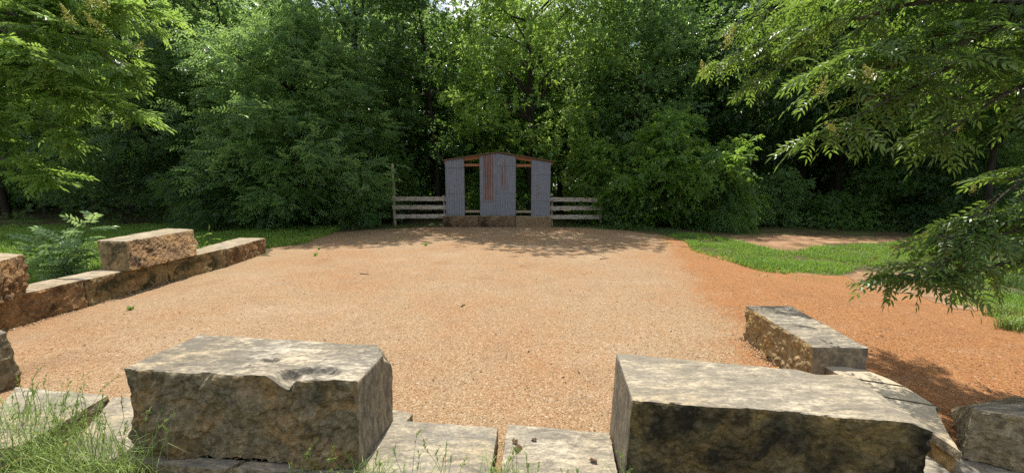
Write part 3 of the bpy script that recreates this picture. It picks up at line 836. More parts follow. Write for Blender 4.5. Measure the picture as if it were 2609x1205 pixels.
# ------------------------------------------------------------------ forest edge (each with its own crown)
BD, BK = M['bark_dark'], M['bark']
G1 = 'trees of the forest edge'
front = [
 # px, Y, seed, H, R, base, nclump, leaves, kind, leafmat, bark, prof, extra, label
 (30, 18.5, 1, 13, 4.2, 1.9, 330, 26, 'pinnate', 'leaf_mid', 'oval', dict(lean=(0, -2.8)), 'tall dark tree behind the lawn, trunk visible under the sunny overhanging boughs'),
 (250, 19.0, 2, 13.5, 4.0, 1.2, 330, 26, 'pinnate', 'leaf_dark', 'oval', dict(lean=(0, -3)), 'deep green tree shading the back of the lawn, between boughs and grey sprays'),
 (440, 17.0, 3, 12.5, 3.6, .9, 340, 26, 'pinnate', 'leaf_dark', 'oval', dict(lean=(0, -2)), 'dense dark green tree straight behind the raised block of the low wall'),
 (640, 18.6, 4, 14.0, 3.3, 1.0, 320, 24, 'simple', 'leaf_grey', 'oval', dict(lean=(.3, -1.6)), 'tall tree with sky gaps behind the drooping grey green tree'),
 (770, 14.7, 5, 7.6, 3.2, .5, 210, 30, 'pinnate', 'leaf_grey', 'oval', dict(ll=.15, lw=.056, pairs=5, droopy=.10, clump=(.55, 1.05), lobes=.6), 'drooping grey green tree with feathery leaves beside the tall bare fence post'),
 (930, 18.8, 6, 13.5, 3.3, 1.8, 330, 24, 'simple', 'leaf_grey', 'oval', dict(lean=(.8, -1.9)), 'tall silvery leaved tree rising behind the feathery drooping one'),
 (1120, 18.6, 7, 12.5, 2.5, 2.8, 130, 22, 'simple', 'leaf_dark', 'oval', dict(lean=(-.5, -2.2)), 'slim dark tree with a sky gap beside the bright tree over the shed'),
 (1350, 17.4, 8, 12.6, 3.5, 2.6, 265, 24, 'simple', 'leaf_bright', 'wide_top', dict(ll=.16, lw=.075, trunk_r=.16, lean=(0, -.7)), 'bright yellow green tree arching over the shed roof'),
 (1610, 18.2, 9, 12.5, 2.7, 1.6, 280, 24, 'simple', 'leaf_grey', 'oval', dict(lean=(0, -.6)), 'tall grey green tree behind the fence that ends in bushes'),
 (1760, 20.0, 10, 12.5, 2.4, 1.8, 230, 22, 'simple', 'leaf_mid', 'cone', {}, 'upright tree with a light green tip against bright sky'),
 (1900, 17.6, 11, 11.5, 3.1, 2.7, 300, 24, 'simple', 'leaf_dark', 'oval', dict(trunk_r=.2), 'dark tree above the bare shadowed trunks, behind the bright thicket'),
 (2120, 17.6, 12, 12.5, 3.4, 2.9, 320, 24, 'simple', 'leaf_grey', 'oval', dict(trunk_r=.2), 'dark spreading tree with thick straight trunk above the low understory'),
 (2500, 11.6, 15, 9.0, 2.5, 3.2, 210, 24, 'simple', 'leaf_mid', 'oval', dict(lean=(-2.6, -.9), trunk_r=.10), 'nearer tree whose leaning crown shades the far side of the grass strip'),
 (2330, 16.0, 13, 12.0, 3.2, 1.0, 320, 24, 'simple', 'leaf_grey', 'oval', {}, 'full dark tree behind the low hanging near branch'),
 (2620, 15.5, 14, 12.5, 3.6, .8, 330, 24, 'pinnate', 'leaf_mid', 'oval', {}, 'large tree at the photo edge behind the near overhanging branches'),
]
TREES = {}
for px, Y, seed, H, R0, base, nc, lv, kind, lm, prof, ex, lab in front:
    kw = dict(ll=.13 if kind == 'pinnate' else .15, lw=.05 if kind == 'pinnate' else .085, kind=kind, prof=prof, pairs=4 if kind == 'pinnate' else 3, clump=(.5, .95))
    kw.update(ex)
    ms = tree_meshes(seed, H, R0, base, nc, lv, **kw)
    TREES[seed] = ms
    plant_tree('forest_tree', at(px, Y), Y, ms, (BD, M[lm]), lab, 'tree', G1)

# bushes of the forest edge
bushes = [
 (1690, 14.7, 31, 4.3, 2.0, .2, 130, 22, 'simple', 'leaf_bush', 'oval', dict(ll=.14, lw=.075, pairs=4, droopy=.5, lobes=.7, clump=(.3, .6)), 'light green thicket of arching leaves at the end of the plank fence'),
 (1510, 15.6, 32, 3.4, 1.1, .2, 80, 22, 'simple', 'leaf_bright', 'oval', dict(ll=.10, lw=.05), 'small sunlit bush leaning over the fence end beside the shed'),
 (330, 15.6, 33, 3.0, 2.3, .15, 170, 24, 'simple', 'leaf_dark', 'dome', dict(ll=.07, lw=.02, droopy=.1), 'fine leaved dark bush at the edge of the lawn'),
 (590, 13.9, 34, 2.6, 1.9, .15, 150, 24, 'pinnate', 'leaf_dark', 'dome', dict(ll=.10, lw=.04), 'dark bush beyond the far end of the low stone wall'),
 (905, 15.2, 35, 2.0, 1.2, .1, 80, 24, 'simple', 'leaf_grey', 'dome', dict(ll=.11, lw=.06), 'broad leaved grey green bush beside the plank fence post'),
 (1000, 16.4, 36, 3.4, 1.2, .3, 90, 20, 'simple', 'leaf_mid', 'oval', {}, 'leafy bush reaching up behind the tall bare fence post'),
 (1810, 14.4, 37, 2.4, 1.4, .1, 100, 22, 'pinnate', 'leaf_mid', 'dome', dict(ll=.11, lw=.045, pairs=5, droopy=.6), 'trailing bush touching the start of the green grass strip'),
 (1960, 15.0, 38, 2.1, 1.1, .08, 70, 24, 'simple', 'leaf_grey', 'oval', dict(ll=.09, lw=.05, lobes=.8), 'low grey green undergrowth bush under the straight trunks'),
 (2110, 14.6, 39, 1.1, 1.2, .08, 60, 24, 'simple', 'leaf_mid', 'dome', dict(ll=.08, lw=.045, lobes=.8), 'low bush behind the shaded dirt path'),
 (2270, 14.4, 40, 2.7, 1.2, .08, 90, 24, 'simple', 'leaf_mid', 'oval', dict(ll=.09, lw=.05, lobes=.8), 'dark low bush at the shaded end of the dirt path'),
 (2440, 12.8, 41, 2.6, 1.7, .1, 120, 22, 'simple', 'leaf_dark', 'dome', {}, 'dark bush seen through the low hanging near branch'),
 (1600, 14.9, 42, 1.3, 1.1, .06, 70, 24, 'simple', 'leaf_grey', 'dome', dict(ll=.06, lw=.035), 'low weedy bush in front of the fence end'),
 (1265, 17.6, 43, 2.7, 1.9, .2, 110, 18, 'simple', 'leaf_bush', 'dome', {}, 'dark bush seen through the doorways of the shed front'),
 (2085, 21.5, 45, 4.2, 2.4, .3, 130, 20, 'simple', 'leaf_bright', 'oval', dict(ll=.13, lw=.07), 'sunlit green bush glowing behind the straight black trunks'),
 (740, 14.9, 44, 1.3, 1.2, .06, 70, 22, 'simple', 'leaf_dark', 'dome', dict(ll=.08, lw=.04), 'low dark bush under the drooping feathery tree'),
]
for px, Y, seed, H, R0, base, nc, lv, kind, lm, prof, ex, lab in bushes:
    kw = dict(ll=.10, lw=.05, kind=kind, prof=prof, trunk_r=.035, limbs=26, clump=(.25, .5), multi=4)
    kw.update(ex)
    ms = tree_meshes(seed, H, R0, base, nc, lv, **kw)
    TREES[seed] = ms
    plant_tree('forest_bush', at(px, Y), Y, ms, (BD, M[lm]), lab, 'bush', 'bushes along the forest edge')

# second and third rows, deep in the shade: same crowns, other sizes and turns
src = [2, 3, 6, 9, 12, 13, 1]
k = 0
for row, (Y0, step, sc) in enumerate(((22.5, 3.4, .95), (27.0, 4.0, 1.10))):
    X = -34 - row * 4
    while X < 36 + row * 4:
        s_ = src[k % len(src)]
        x = X + random.uniform(-.9, .9); y = Y0 + random.uniform(-1.2, 1.4)
        hgt = sc * random.uniform(.82, 1.08)
        if any(a < x / y for a in (.435,)) and x / y < .56 or .235 < x / y < .275: hgt *= .66      # lower trees where sky shows
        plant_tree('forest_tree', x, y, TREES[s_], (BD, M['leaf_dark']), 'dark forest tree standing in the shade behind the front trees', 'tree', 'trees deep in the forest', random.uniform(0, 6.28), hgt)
        X += step; k += 1

# straight bare trunks in the shadow under the right-hand trees
for i, (px, Y, r, lab) in enumerate(((2012, 19.2, .17, 'thick dark trunk, the one nearest the bright thicket'), (2070, 20.4, .13, 'thinner dark trunk between the thick ones in the forest shadow'),
                                (2105, 19.0, .16, 'greyish leaning trunk in the forest shadow behind low bushes'), (2168, 18.6, .19, 'thickest black trunk standing near the end of the shaded path'))):
    rng = np.random.default_rng(70 + i)
    t = empty('bare_trunk_tree', (at(px, Y), Y, 0), lab, 'tree', 'bare trunks in the forest shadow')
    mb = MB()
    zs = np.linspace(-.05, 8, 14); off = np.cumsum(rng.normal(0, .05, (14, 2)), 0); off[0] = 0
    mb.tube(np.column_stack([off[:, 0] + zs * .03, off[:, 1], zs]), r * np.linspace(1.15, .55, 14), 9)
    link('trunk', mb.mesh('trunk', True), [BK if i == 2 else BD], t)
    cr = link('crown', TREES[36][1], [M['leaf_dark']], t); cr.location = (0, 0, 5.2); cr.scale = (1.5, 1.5, 1.2)

# far wood: one mass
rng = np.random.default_rng(99)
n = 120000
X = rng.uniform(-62, 62, n); Yw = 33 + rng.uniform(0, 9, n) - .004 * X ** 2
hmax = np.where((X / Yw > .43) & (X / Yw < .57), 7, 11) + 2 * np.sin(X * .5) + 2 * np.sin(X * 1.3 + 1)
Z = rng.uniform(0, 1, n) ** 1.5 * hmax
O = np.stack([X, Yw, Z], -1)
V, Qd = simple_leaves(O, rng.normal(0, 1, (n, 3)), .55, .36, rng)
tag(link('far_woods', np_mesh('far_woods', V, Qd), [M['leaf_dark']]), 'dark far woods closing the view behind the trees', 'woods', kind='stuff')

# ------------------------------------------------------------------ near overhanging trees
def near_tree(name, label, limbs, seed, leafmat, trunk_pts, trunk_r, ll, lw, pairs, Lleaf, droop, twig_step, twig_len, per, flowers, fine=True, up=.15):
    rng = np.random.default_rng(seed)
    root = Vector(trunk_pts[0]); root.z = 0
    t = empty(name, root, label, 'tree')
    rt = np.array(root)
    wood, leaf = MB(), MB()
    tp = np.array([tuple(p) for p in trunk_pts]) - rt
    wood.tube(tp, np.linspace(trunk_r * 1.2, trunk_r * .6, len(tp)), 10)
    Os, Ds = [], []
    for pts, r0, spread in limbs:
        p = np.array([tuple(q) for q in pts]) - rt
        # resample the limb
        seg = np.linalg.norm(np.diff(p, axis=0), axis=1); s = np.concatenate([[0], np.cumsum(seg)])
        m = max(6, int(s[-1] / .12)); ss = np.linspace(0, s[-1], m)
        pp = np.stack([np.interp(ss, s, p[:, k]) for k in range(3)], -1)
        pp[1:-1] += rng.normal(0, .012, (m - 2, 3))
        for _ in range(2): pp[1:-1] = (pp[:-2] + 2 * pp[1:-1] + pp[2:]) / 4
        wood.tube(pp, np.linspace(r0, .006, m), 6)
        nt_ = int(s[-1] / twig_step)
        for q in range(nt_):
            u = .12 + .88 * (q + rng.uniform(0, 1)) / nt_
            b = np.array([np.interp(u * s[-1], ss, pp[:, k]) for k in range(3)])
            i = min(int(u * (m - 1)), m - 2)
            tan = unit(pp[i + 1] - pp[i])
            side = unit(np.cross(tan, [0, 0, 1.])) * rng.choice([-1, 1])
            L = twig_len * rng.uniform(.4, 1.1) * spread * (1.15 - .55 * u)
            d = unit(tan * rng.uniform(.3, 1.0) + side * rng.uniform(.3, 1.1) + np.array([0, 0, rng.normal(up, .45)]))
            e = b + d * L + np.array([0, 0, -.12 * L])
            wood.tube(bend(b, e, rng, 5, .08), np.linspace(.006 + .004 * L, .003, 5), 4)
            kk = rng.integers(per[0], per[1])
            w = rng.uniform(.45, 1, kk)
            org = b + (e - b) * w[:, None]
            a = rng.uniform(0, 6.28, kk)
            dd = unit(d * .8 + np.stack([np.cos(a), np.sin(a), np.full(kk, .0)], -1) * .9 + rng.normal(0, .15, (kk, 3)))
            Os.append(org); Ds.append(dd)
        # terminal rosette
        kk = 7; a = rng.uniform(0, 6.28, kk)
        Os.append(np.repeat(pp[-1:], kk, 0)); Ds.append(unit(unit(pp[-1] - pp[-2]) * .8 + np.stack([np.cos(a), np.sin(a), np.full(kk, .1)], -1)))
    O, D = np.concatenate(Os), np.concatenate(Ds)
    st = MB()
    V, Qd = compound(O, D, Lleaf * rng.uniform(.65, 1.15, len(O)), pairs, ll, lw, droop, rng, fine, stems=wood)
    link('trunk', wood.mesh('trunk', True), [BK], t)
    link('crown', np_mesh('crown', V, Qd), [M[leafmat]], t)
    for (p, L) in flowers:
        c = np.array(p) - rt
        fb = MB()
        ax = unit(np.array([rng.normal(0, .5), rng.normal(0, .5), .8]))
        m = 170
        u = rng.uniform(0, 1, m) ** .8
        rad = (1 - u) * L * .42
        q = unit(rng.normal(0, 1, (m, 3)))
        pos = c + ax * (u * L)[:, None] + q * (rad * rng.uniform(.3, 1, m))[:, None]
        V, Qd = simple_leaves(pos, rng.normal(0, 1, (m, 3)), L * .075, L * .06, rng)
        fb.add(V, Qd)
        for j in range(7):
            e = c + ax * L * (j + 2) / 9 + unit(rng.normal(0, 1, 3)) * L * .3
            fb.tube(np.array([c + ax * L * j / 9, e]), [.003, .002], 3, False)
        link('blossom', fb.mesh('blossom'), [M['flower']], t)
    return t

# right tree: boughs from outside the frame
RT = (5.7, 3.0)
def rl(z, *pts): return [(*RT, z)] + [Q(x, y, Y) for x, y, Y in pts]
rl_ = [
 (rl(2.6, (2600, 0, 2.8), (2350, 5, 2.85), (2220, 40, 2.95), (2130, 60, 3.7), (2010, 90, 4.4), (1900, 125, 4.6), (1830, 160, 4.7)), .026, 1.0),
 (rl(3.0, (2560, -150, 2.9), (2300, -60, 2.9), (2200, -40, 3.1), (2060, 0, 4.5), (1950, 30, 4.7), (1880, 60, 4.8)), .024, 1.05),
 (rl(2.4, (2500, 120, 2.9), (2330, 220, 2.9), (2200, 290, 2.95), (2120, 330, 2.95)), .020, .9),
 ([Q(2450, 120, 2.9), Q(2330, 160, 2.9), Q(2180, 190, 2.95), Q(2090, 190, 3.0)], .014, .8),
 ([Q(2100, 70, 3.9), Q(2000, 150, 4.5), Q(1930, 200, 4.6)], .014, .95),
 (rl(2.2, (2600, 60, 3.1), (2400, 90, 3.0), (2250, 120, 3.0), (2150, 150, 3.0)), .018, 1.0),
 (rl(2.0, (2620, 200, 2.8), (2480, 290, 2.9), (2400, 350, 2.9)), .018, .9),
 (rl(2.0, (2660, 130, 2.8), (2540, 190, 2.8), (2460, 240, 2.85)), .018, 1.0),
 (rl(1.3, (2600, 580, 2.75), (2480, 620, 2.75), (2430, 660, 2.8), (2340, 688, 2.8), (2290, 700, 2.8)), .013, .42),
 (rl(1.5, (2640, 430, 2.8), (2560, 490, 2.8), (2490, 570, 2.8)), .014, .6),
 (rl(1.4, (2640, 540, 2.7), (2560, 580, 2.75), (2460, 585, 2.8), (2410, 610, 2.8)), .013, .48),
 (rl(1.1, (2640, 650, 2.7), (2530, 680, 2.75), (2430, 702, 2.8), (2360, 712, 2.8)), .013, .40),
 (rl(3.2, (2650, -200, 3.1), (2450, -120, 3.0), (2250, -60, 2.9)), .022, 1.0),
 (rl(2.5, (2650, 20, 2.8), (2520, 70, 2.75), (2420, 130, 2.7)), .016, .9),
]
near_tree('overhanging_tree', 'near tree reaching in from the photo edge with drooping feather shaped leaves and yellow blossoms',
          rl_, 201, 'leaf_near', [(*RT, 0), (5.72, 3.05, 1.0), (5.68, 3.0, 2.2), (5.7, 3.0, 3.4), (5.8, 3.1, 4.8)], .13,
          .066, .0195, 6, .24, .40, .092, .36, (3, 7),
          [(Q(1845, 120, 4.3), .23), (Q(1795, 195, 4.4), .2), (Q(2085, 245, 2.7), .13), (Q(2225, 205, 2.6), .15), (Q(2130, 335, 2.7), .12),
           (Q(2215, 668, 2.6), .08), (Q(2272, 650, 2.6), .10), (Q(2350, 605, 2.8), .09), (Q(2480, 490, 2.6), .09), (Q(2400, 655, 2.8), .09), (Q(2440, 340, 3.05), .12)])

LT = (-11.9, 7.9)
def lt(z, *pts): return [(*LT, z)] + [Q(x, y, Y) for x, y, Y in pts]
ll_ = [
 (lt(3.2, (-40, 140, 7.6), (120, 190, 7.5), (240, 245, 7.5), (335, 290, 7.5)), .045, 1.0),
 (lt(3.8, (-40, 20, 7.8), (120, 60, 7.6), (240, 110, 7.6), (300, 170, 7.5)), .05, 1.2),
 (lt(4.4, (0, -80, 8.0), (160, -30, 7.9), (290, 20, 7.9), (380, 30, 7.9)), .05, 1.2),
 (lt(2.6, (-60, 260, 7.3), (60, 300, 7.2), (150, 335, 7.3)), .04, .9),
 (lt(2.2, (-60, 380, 7.3), (40, 420, 7.2), (125, 455, 7.2)), .035, .8),
 (lt(3.6, (-60, 120, 8.6), (100, 150, 8.6), (230, 190, 8.8)), .04, 1.2),
 (lt(3.0, (-60, 220, 8.4), (80, 250, 8.4), (200, 285, 8.4)), .04, 1.1),
 (lt(4.8, (-20, -150, 8.4), (160, -110, 8.4), (330, -60, 8.4)), .05, 1.2),
 (lt(3.9, (-60, 30, 7.0), (50, 110, 6.9), (130, 160, 6.9)), .04, 1.1),
 (lt(3.4, (-60, 60, 7.4), (60, 200, 7.4), (140, 240, 7.3)), .04, 1.1),
 (lt(3.4, (-60, -20, 8.0), (90, 10, 8.0), (200, 50, 8.0)), .04, 1.1),
]
near_tree('overhanging_tree', 'sunny light green tree hanging over the lawn with layered feathery boughs and pale blossoms',
          ll_, 202, 'leaf_sun', [(*LT, 0), (-11.95, 7.95, 1.5), (-11.85, 7.9, 3.2), (-11.9, 7.9, 5.2), (-11.8, 7.8, 6.8)], .17,
          .115, .042, 6, .36, .2, .095, .70, (4, 8),
          [(Q(280, 30, 6.8), .4), (Q(190, 70, 6.6), .35), (Q(262, 85, 6.6), .33), (Q(352, 130, 7.0), .2), (Q(235, 25, 6.8), .3)], fine=True, up=.12)

# ------------------------------------------------------------------ sapling and small plants
def sapling(name, label, base, stems, seed, ll, lw, pairs, L, mat, droop=.2):
    rng = np.random.default_rng(seed)
    t = empty(name, base, label, 'plant')
    wood = MB(); Os, Ds = [], []
    for (tip, nleaf, r) in stems:
        e = np.array(tip) - np.array(base)
        pts = bend((0, 0, 0), e, rng, 8, .02)
        wood.tube(pts, np.linspace(r, .003, 8), 6)
        for q in range(nleaf):
            u = .30 + .70 * ((q + .5) / nleaf) ** .7
            b = np.array([np.interp(u * 7, np.arange(8), pts[:, k]) for k in range(3)])
            a = q * 2.4 + rng.uniform(-.4, .4)
            Os.append(b); Ds.append([math.cos(a), math.sin(a) * .8, .25 + .5 * (u > .9) + rng.normal(0, .12)])
    O, D = np.array(Os), np.array(Ds)
    V, Qd = compound(O, D, L * rng.uniform(.65, 1.1, len(O)), pairs, ll, lw, droop, rng, True, R(66), stems=wood)
    link('stem', wood.mesh('stem', True), [M['bark']], t)
    link('foliage', np_mesh('foliage', V, Qd), [M[mat]], t)
b0 = P(160, 705, 0); b0.z = 0
b0 = Vector((P(120, 738, 0).x, P(120, 738, 0).y + .3, 0))
sapling('sapling', 'light green feathery sapling growing on the lawn behind the low wall', b0,
        [(Q(232, 560, b0.y + .1), 15, .012), (Q(160, 605, b0.y), 14, .011), (Q(105, 600, b0.y + .1), 11, .010), (Q(80, 628, b0.y - .05), 12, .008), (Q(195, 632, b0.y - .1), 10, .008), (Q(120, 660, b0.y - .1), 12, .007), (Q(170, 690, b0.y - .12), 10, .006)],
        301, .095, .042, 6, .32, 'leaf_sapling', .12)
b1 = P(531, 655, 0)
sapling('sprout', 'thin lone sprout rising behind the far stones of the wall', b1, [(Q(531, 584, b1.y), 7, .008)], 302, .09, .035, 2, .16, 'leaf_bright')
weeds = [((803, 652), .11, 'small green weed on the gravel near the far wall end, closest to the camera'), ((813, 636), .11, 'thin weed on the shaded gravel beyond the far wall end'),
         ((1084, 626), .15, 'pale green weed alone on the gravel before the shed'), ((333, 790), .08, 'tiny weed on gravel at the foot of the mossy wall stone')]
for i, ((px, py), hgt, lab) in enumerate(weeds):
    rng = np.random.default_rng(400 + i)
    hgt *= .75
    p = P(px, py, 0)
    t = empty('weed', (p.x, p.y, .004), lab, 'weed', 'weeds on the gravel')
    n = 40
    a = rng.uniform(0, 6.28, n); d = np.stack([np.cos(a) * .5, np.sin(a) * .5, np.full(n, 1.)], -1) + rng.normal(0, .15, (n, 3))
    O = rng.normal(0, hgt * .15, (n, 3)) * [1, 1, 0]
    V, Qd = leaflets_fine(O, unit(d), np.tile([0, 1., .2], (n, 1)), hgt * rng.uniform(.5, 1.1, n), np.full(n, .012))
    link('leaves', np_mesh('leaves', V, Qd), [M['leaf_bright']], t)
    mb = MB()
    for j in range(4): mb.tube([(0, 0, 0), (rng.normal(0, .03), rng.normal(0, .03), hgt * .5), (rng.normal(0, .05), rng.normal(0, .05), hgt)], [.004, .003, .001], 4)
    link('stem', mb.mesh('stem'), [M['leaf_mid']], t)

# ------------------------------------------------------------------ grass
def blades(O, H, Wd, bendv, rng):
    n = len(O); a = rng.uniform(0, 6.28, n)
    sd = np.stack([np.cos(a), np.sin(a), 0 * a], -1); bd = np.stack([-np.sin(a), np.cos(a), 0 * a], -1)
    H1 = H[:, None]; b = bendv[:, None]
    up = np.array([0, 0, 1.])
    m1 = O + up * H1 * .45 + bd * b * H1 * .15; m2 = O + up * H1 * (.85 - .1 * b) + bd * b * H1 * .55; tp = O + up * H1 * (1 - .35 * b) + bd * b * H1 * 1.0
    w = Wd[:, None] * .5
    V = np.stack([O - sd * w, O + sd * w, m1 - sd * w * .9, m1 + sd * w * .9, m2 - sd * w * .6, m2 + sd * w * .6, tp], 1).reshape(-1, 3)
    k = np.arange(n)[:, None] * 7
    Qd = np.stack([k + [[0, 1, 3, 2]], k + [[2, 3, 5, 4]]], 1).reshape(-1, 4)
    T = k + [[4, 5, 6]]
    return V, Qd, T

def in_poly(X, Y, poly):
    ins = np.zeros(len(X), bool)
    for (x0, y0), (x1, y1) in zip(poly, poly[1:] + poly[:1]):
        c = ((y0 > Y) != (y1 > Y)) & (X < (x1 - x0) * (Y - y0) / (y1 - y0 + 1e-12) + x0)
        ins ^= c
    return ins
def scatter(poly, n, rng):
    xs, ys = [p[0] for p in poly], [p[1] for p in poly]
    X = rng.uniform(min(xs), max(xs), n); Y = rng.uniform(min(ys), max(ys), n)
    k = in_poly(X, Y, poly)
    return X[k], Y[k]
def grass_area(poly, n, h, w, seed, thin=None, name='grass', mat='grass', lab=''):
    rng = np.random.default_rng(seed)
    X, Y = scatter(poly, n, rng)
    pn = np.array([noise.fractal(Vector((x * .9, y * .9, seed)), .8, 2.2, 4) for x, y in zip(X, Y)])
    k = rng.uniform(-.55, .35, len(X)) < pn + (.35 if thin is None else thin)
    X, Y, pn = X[k], Y[k], pn[k]
    O = np.stack([X, Y, 0 * X], -1)
    H = h * rng.uniform(.4, 1.15, len(X)) * (1 + .5 * pn)
    V, Qd, T = blades(O, H, w * rng.uniform(.7, 1.2, len(X)), rng.uniform(.1, .9, len(X)), rng)
    return tag(link(name, np_mesh(name, V, Qd, T), [M[mat]]), lab, 'grass', kind='stuff')
lawn = [(-9.5, 3.6), (w1.x - .55, w1.y + .05), (w2.x - .6, w2.y + .1), (w3.x - .7, w3.y + .1), (w4.x - .6, w4.y + .4), (-5.6, 9.9), (-6.2, 13.5), (-12, 15.5), (-19, 14), (-16, 9)]
grass_area(lawn, 120000, .17, .014, 501, lab='green lawn grass behind the low stone wall')
verge = PX([(1690, 600), (1760, 596), (1830, 604), (1900, 622), (1960, 636), (2030, 640), (2110, 626), (2250, 622), (2390, 616), (2420, 640), (2300, 676), (2190, 684), (2150, 698), (2140, 714), (2060, 708), (1935, 692), (1850, 666), (1762, 640), (1748, 618)])
grass_area(verge, 80000, .085, .012, 502, -.06, lab='bright low grass strip curving between gravel and dirt path')
spill = PX([(1600, 585), (1760, 592), (1830, 598), (2000, 612), (2250, 606), (2450, 608), (2500, 660), (2400, 720), (2250, 730), (2150, 726), (2060, 720), (1935, 705), (1850, 680), (1752, 655), (1690, 622)])
grass_area(spill, 5200, .06, .011, 507, -.12, lab='scattered grass blades spilling from the strip over gravel and dirt')
rverge = PX([(2420, 772), (2440, 740), (2560, 760), (2700, 800), (2760, 900), (2640, 860), (2540, 815)])
shade_px = PX([(2380, 640), (2420, 612), (2700, 612), (2800, 760), (2620, 772), (2540, 752), (2430, 715), (2330, 690)])
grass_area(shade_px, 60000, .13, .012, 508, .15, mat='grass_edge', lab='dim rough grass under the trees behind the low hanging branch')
grass_area(rverge, 14000, .12, .009, 503, -.15, lab='sparse grass on sandy ground at the far side of the red gravel')
edge_px = PX([(690, 618), (745, 600), (850, 589), (1000, 580), (1120, 577), (1120, 573), (1000, 575), (850, 580), (745, 590), (680, 600)])
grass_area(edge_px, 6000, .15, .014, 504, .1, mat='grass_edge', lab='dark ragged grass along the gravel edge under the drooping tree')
edge2 = PX([(1405, 577), (1500, 580), (1600, 587), (1700, 598), (1760, 612), (1790, 604), (1700, 586), (1600, 577), (1500, 573), (1405, 572)])
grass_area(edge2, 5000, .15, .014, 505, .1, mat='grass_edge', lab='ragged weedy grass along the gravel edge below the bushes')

# tall seeding grass in the foreground
def tall_grass(label, pts, n, h, seed, lean=(0, 0), heads=40, spread=.12, w=.0042):
    rng = np.random.default_rng(seed)
    c = np.mean([p for p in pts], axis=0)
    t = empty('tall_grass', (c[0], c[1], 0), label, 'grass', 'tall grass clumps among the front stones')
    i = rng.integers(0, len(pts), n)
    base = np.array(pts)[i] - c
    O = np.column_stack([base[:, 0] + rng.normal(0, spread, n), base[:, 1] + rng.normal(0, spread * .6, n), np.zeros(n)])
    H = h * rng.uniform(.35, 1.0, n)
    V, Qd, T = blades(O, H, np.full(n, w) * rng.uniform(.7, 1.4, n), rng.uniform(.1, 1.1, n), rng)
    link('blades', np_mesh('blades', V, Qd, T), [M['grass_tall']], t)
    hb = MB()
    for q in range(heads):
        j = rng.integers(0, n)
        b = O[j]; d = np.array([rng.normal(lean[0], .22), rng.normal(lean[1], .18), 1.])
        e = b + d * h * rng.uniform(.85, 1.35)
        pts_ = bend(b, e, rng, 6, .02); pts_[-1, 2] -= .03
        hb.tube(pts_, np.linspace(.0017, .0009, 6), 3, False)
        m = 16
        u = rng.uniform(.72, 1, m)
        O2 = np.stack([np.interp(u * 5, np.arange(6), pts_[:, k]) for k in range(3)], -1)
        V2, Q2 = simple_leaves(O2, unit(e - b) + rng.normal(0, .45, (m, 3)), .020, .0055, rng)
        hb.add(V2, Q2)
    if heads: link('seed_heads', hb.mesh('seed_heads'), [M['grass_tall']], t)
tall_grass('thick tall seeding grass over the cream slabs beside the notched block', [(-2.3, 1.7), (-2.1, 1.66), (-2.55, 1.8), (-2.0, 1.7), (-2.75, 1.95), (-2.4, 1.85), (-2.9, 2.1), (-1.9, 1.62)], 900, .36, 601, (.1, .1), 85, .10, .0034)
tall_grass('grass tuft at the corner of the notched block by its smooth end', [(-.75, 1.62), (-.68, 1.66)], 170, .22, 602, heads=5, spread=.05)
tall_grass('sparse seeding grass in front of the cream middle slab', [(-.55, 1.55), (-.35, 1.52), (-.15, 1.5)], 150, .30, 603, heads=16, spread=.08)
tall_grass('grass growing in the gap between the two middle slabs', [(-.06, 1.62), (-.02, 1.7), (.03, 1.56)], 110, .24, 604, heads=10, spread=.05)
tall_grass('thin grass stems in front of the leaf littered slab', [(.15, 1.5), (.32, 1.48), (.48, 1.55)], 70, .26, 605, heads=9, spread=.06)
tall_grass('single tall grass stalk before the rough face of the notched block', [(-1.05, 1.66), (-1.0, 1.68)], 26, .26, 606, heads=5, spread=.03)
tall_grass('short grass under the cracked ledge of the notched block', [(-1.5, 1.58), (-1.2, 1.56), (-.9, 1.54)], 260, .11, 607, heads=0, spread=.08)
tall_grass('tall grass tuft at the edge of the red gravel, on sandy ground', [tuple(P(2570, 838, 0).xy), tuple(P(2550, 805, 0).xy)], 260, .22, 608, heads=4, spread=.07, w=.007)

# ------------------------------------------------------------------ dry leaves on the slab
rng = np.random.default_rng(700)
lp = P(1325, 1140, .103)
for i in range(7):
    x, y = lp.x + rng.normal(0, .05), lp.y + rng.normal(0, .035)
    if i == 5: x, y = tuple(P(1362, 1122, .1).xy)
    if i == 6: x, y = tuple(P(1512, 1176, .1).xy)
    n = 9
    a = np.linspace(0, 2 * math.pi, n, False); rr = .015 * rng.uniform(.4, 1.25, n)
    V = np.column_stack([rr * np.cos(a) * 1.5, rr * np.sin(a), .012 * rng.uniform(0, 1, n)])
    V = np.concatenate([V, V * [.8, .8, 1] + [0, 0, .002], [[0, 0, .002], [0, 0, .005]]])
    T = [(2 * n, (k + 1) % n, k) for k in range(n)] + [(2 * n + 1, n + k, n + (k + 1) % n) for k in range(n)]
    Qd = [(k, (k + 1) % n, n + (k + 1) % n, n + k) for k in range(n)]
    if i == 0:
        m, nt, N, L = new_mat('dry_leaf'); finish(nt, mixc(nt, tex_noise(nt, coords(nt), 60), (.05, .025, .012), (.14, .07, .035)), .8); M['dry'] = m
    o = link('dry_leaf', np_mesh('dry_leaf', V, Qd, T), [M['dry']], loc=(x, y, .106)); o.rotation_euler = (0, 0, rng.uniform(0, 6))
    tag(o, 'curled dry brown leaf lying on the grey mottled slab', 'leaf', 'dry leaves on the slab')

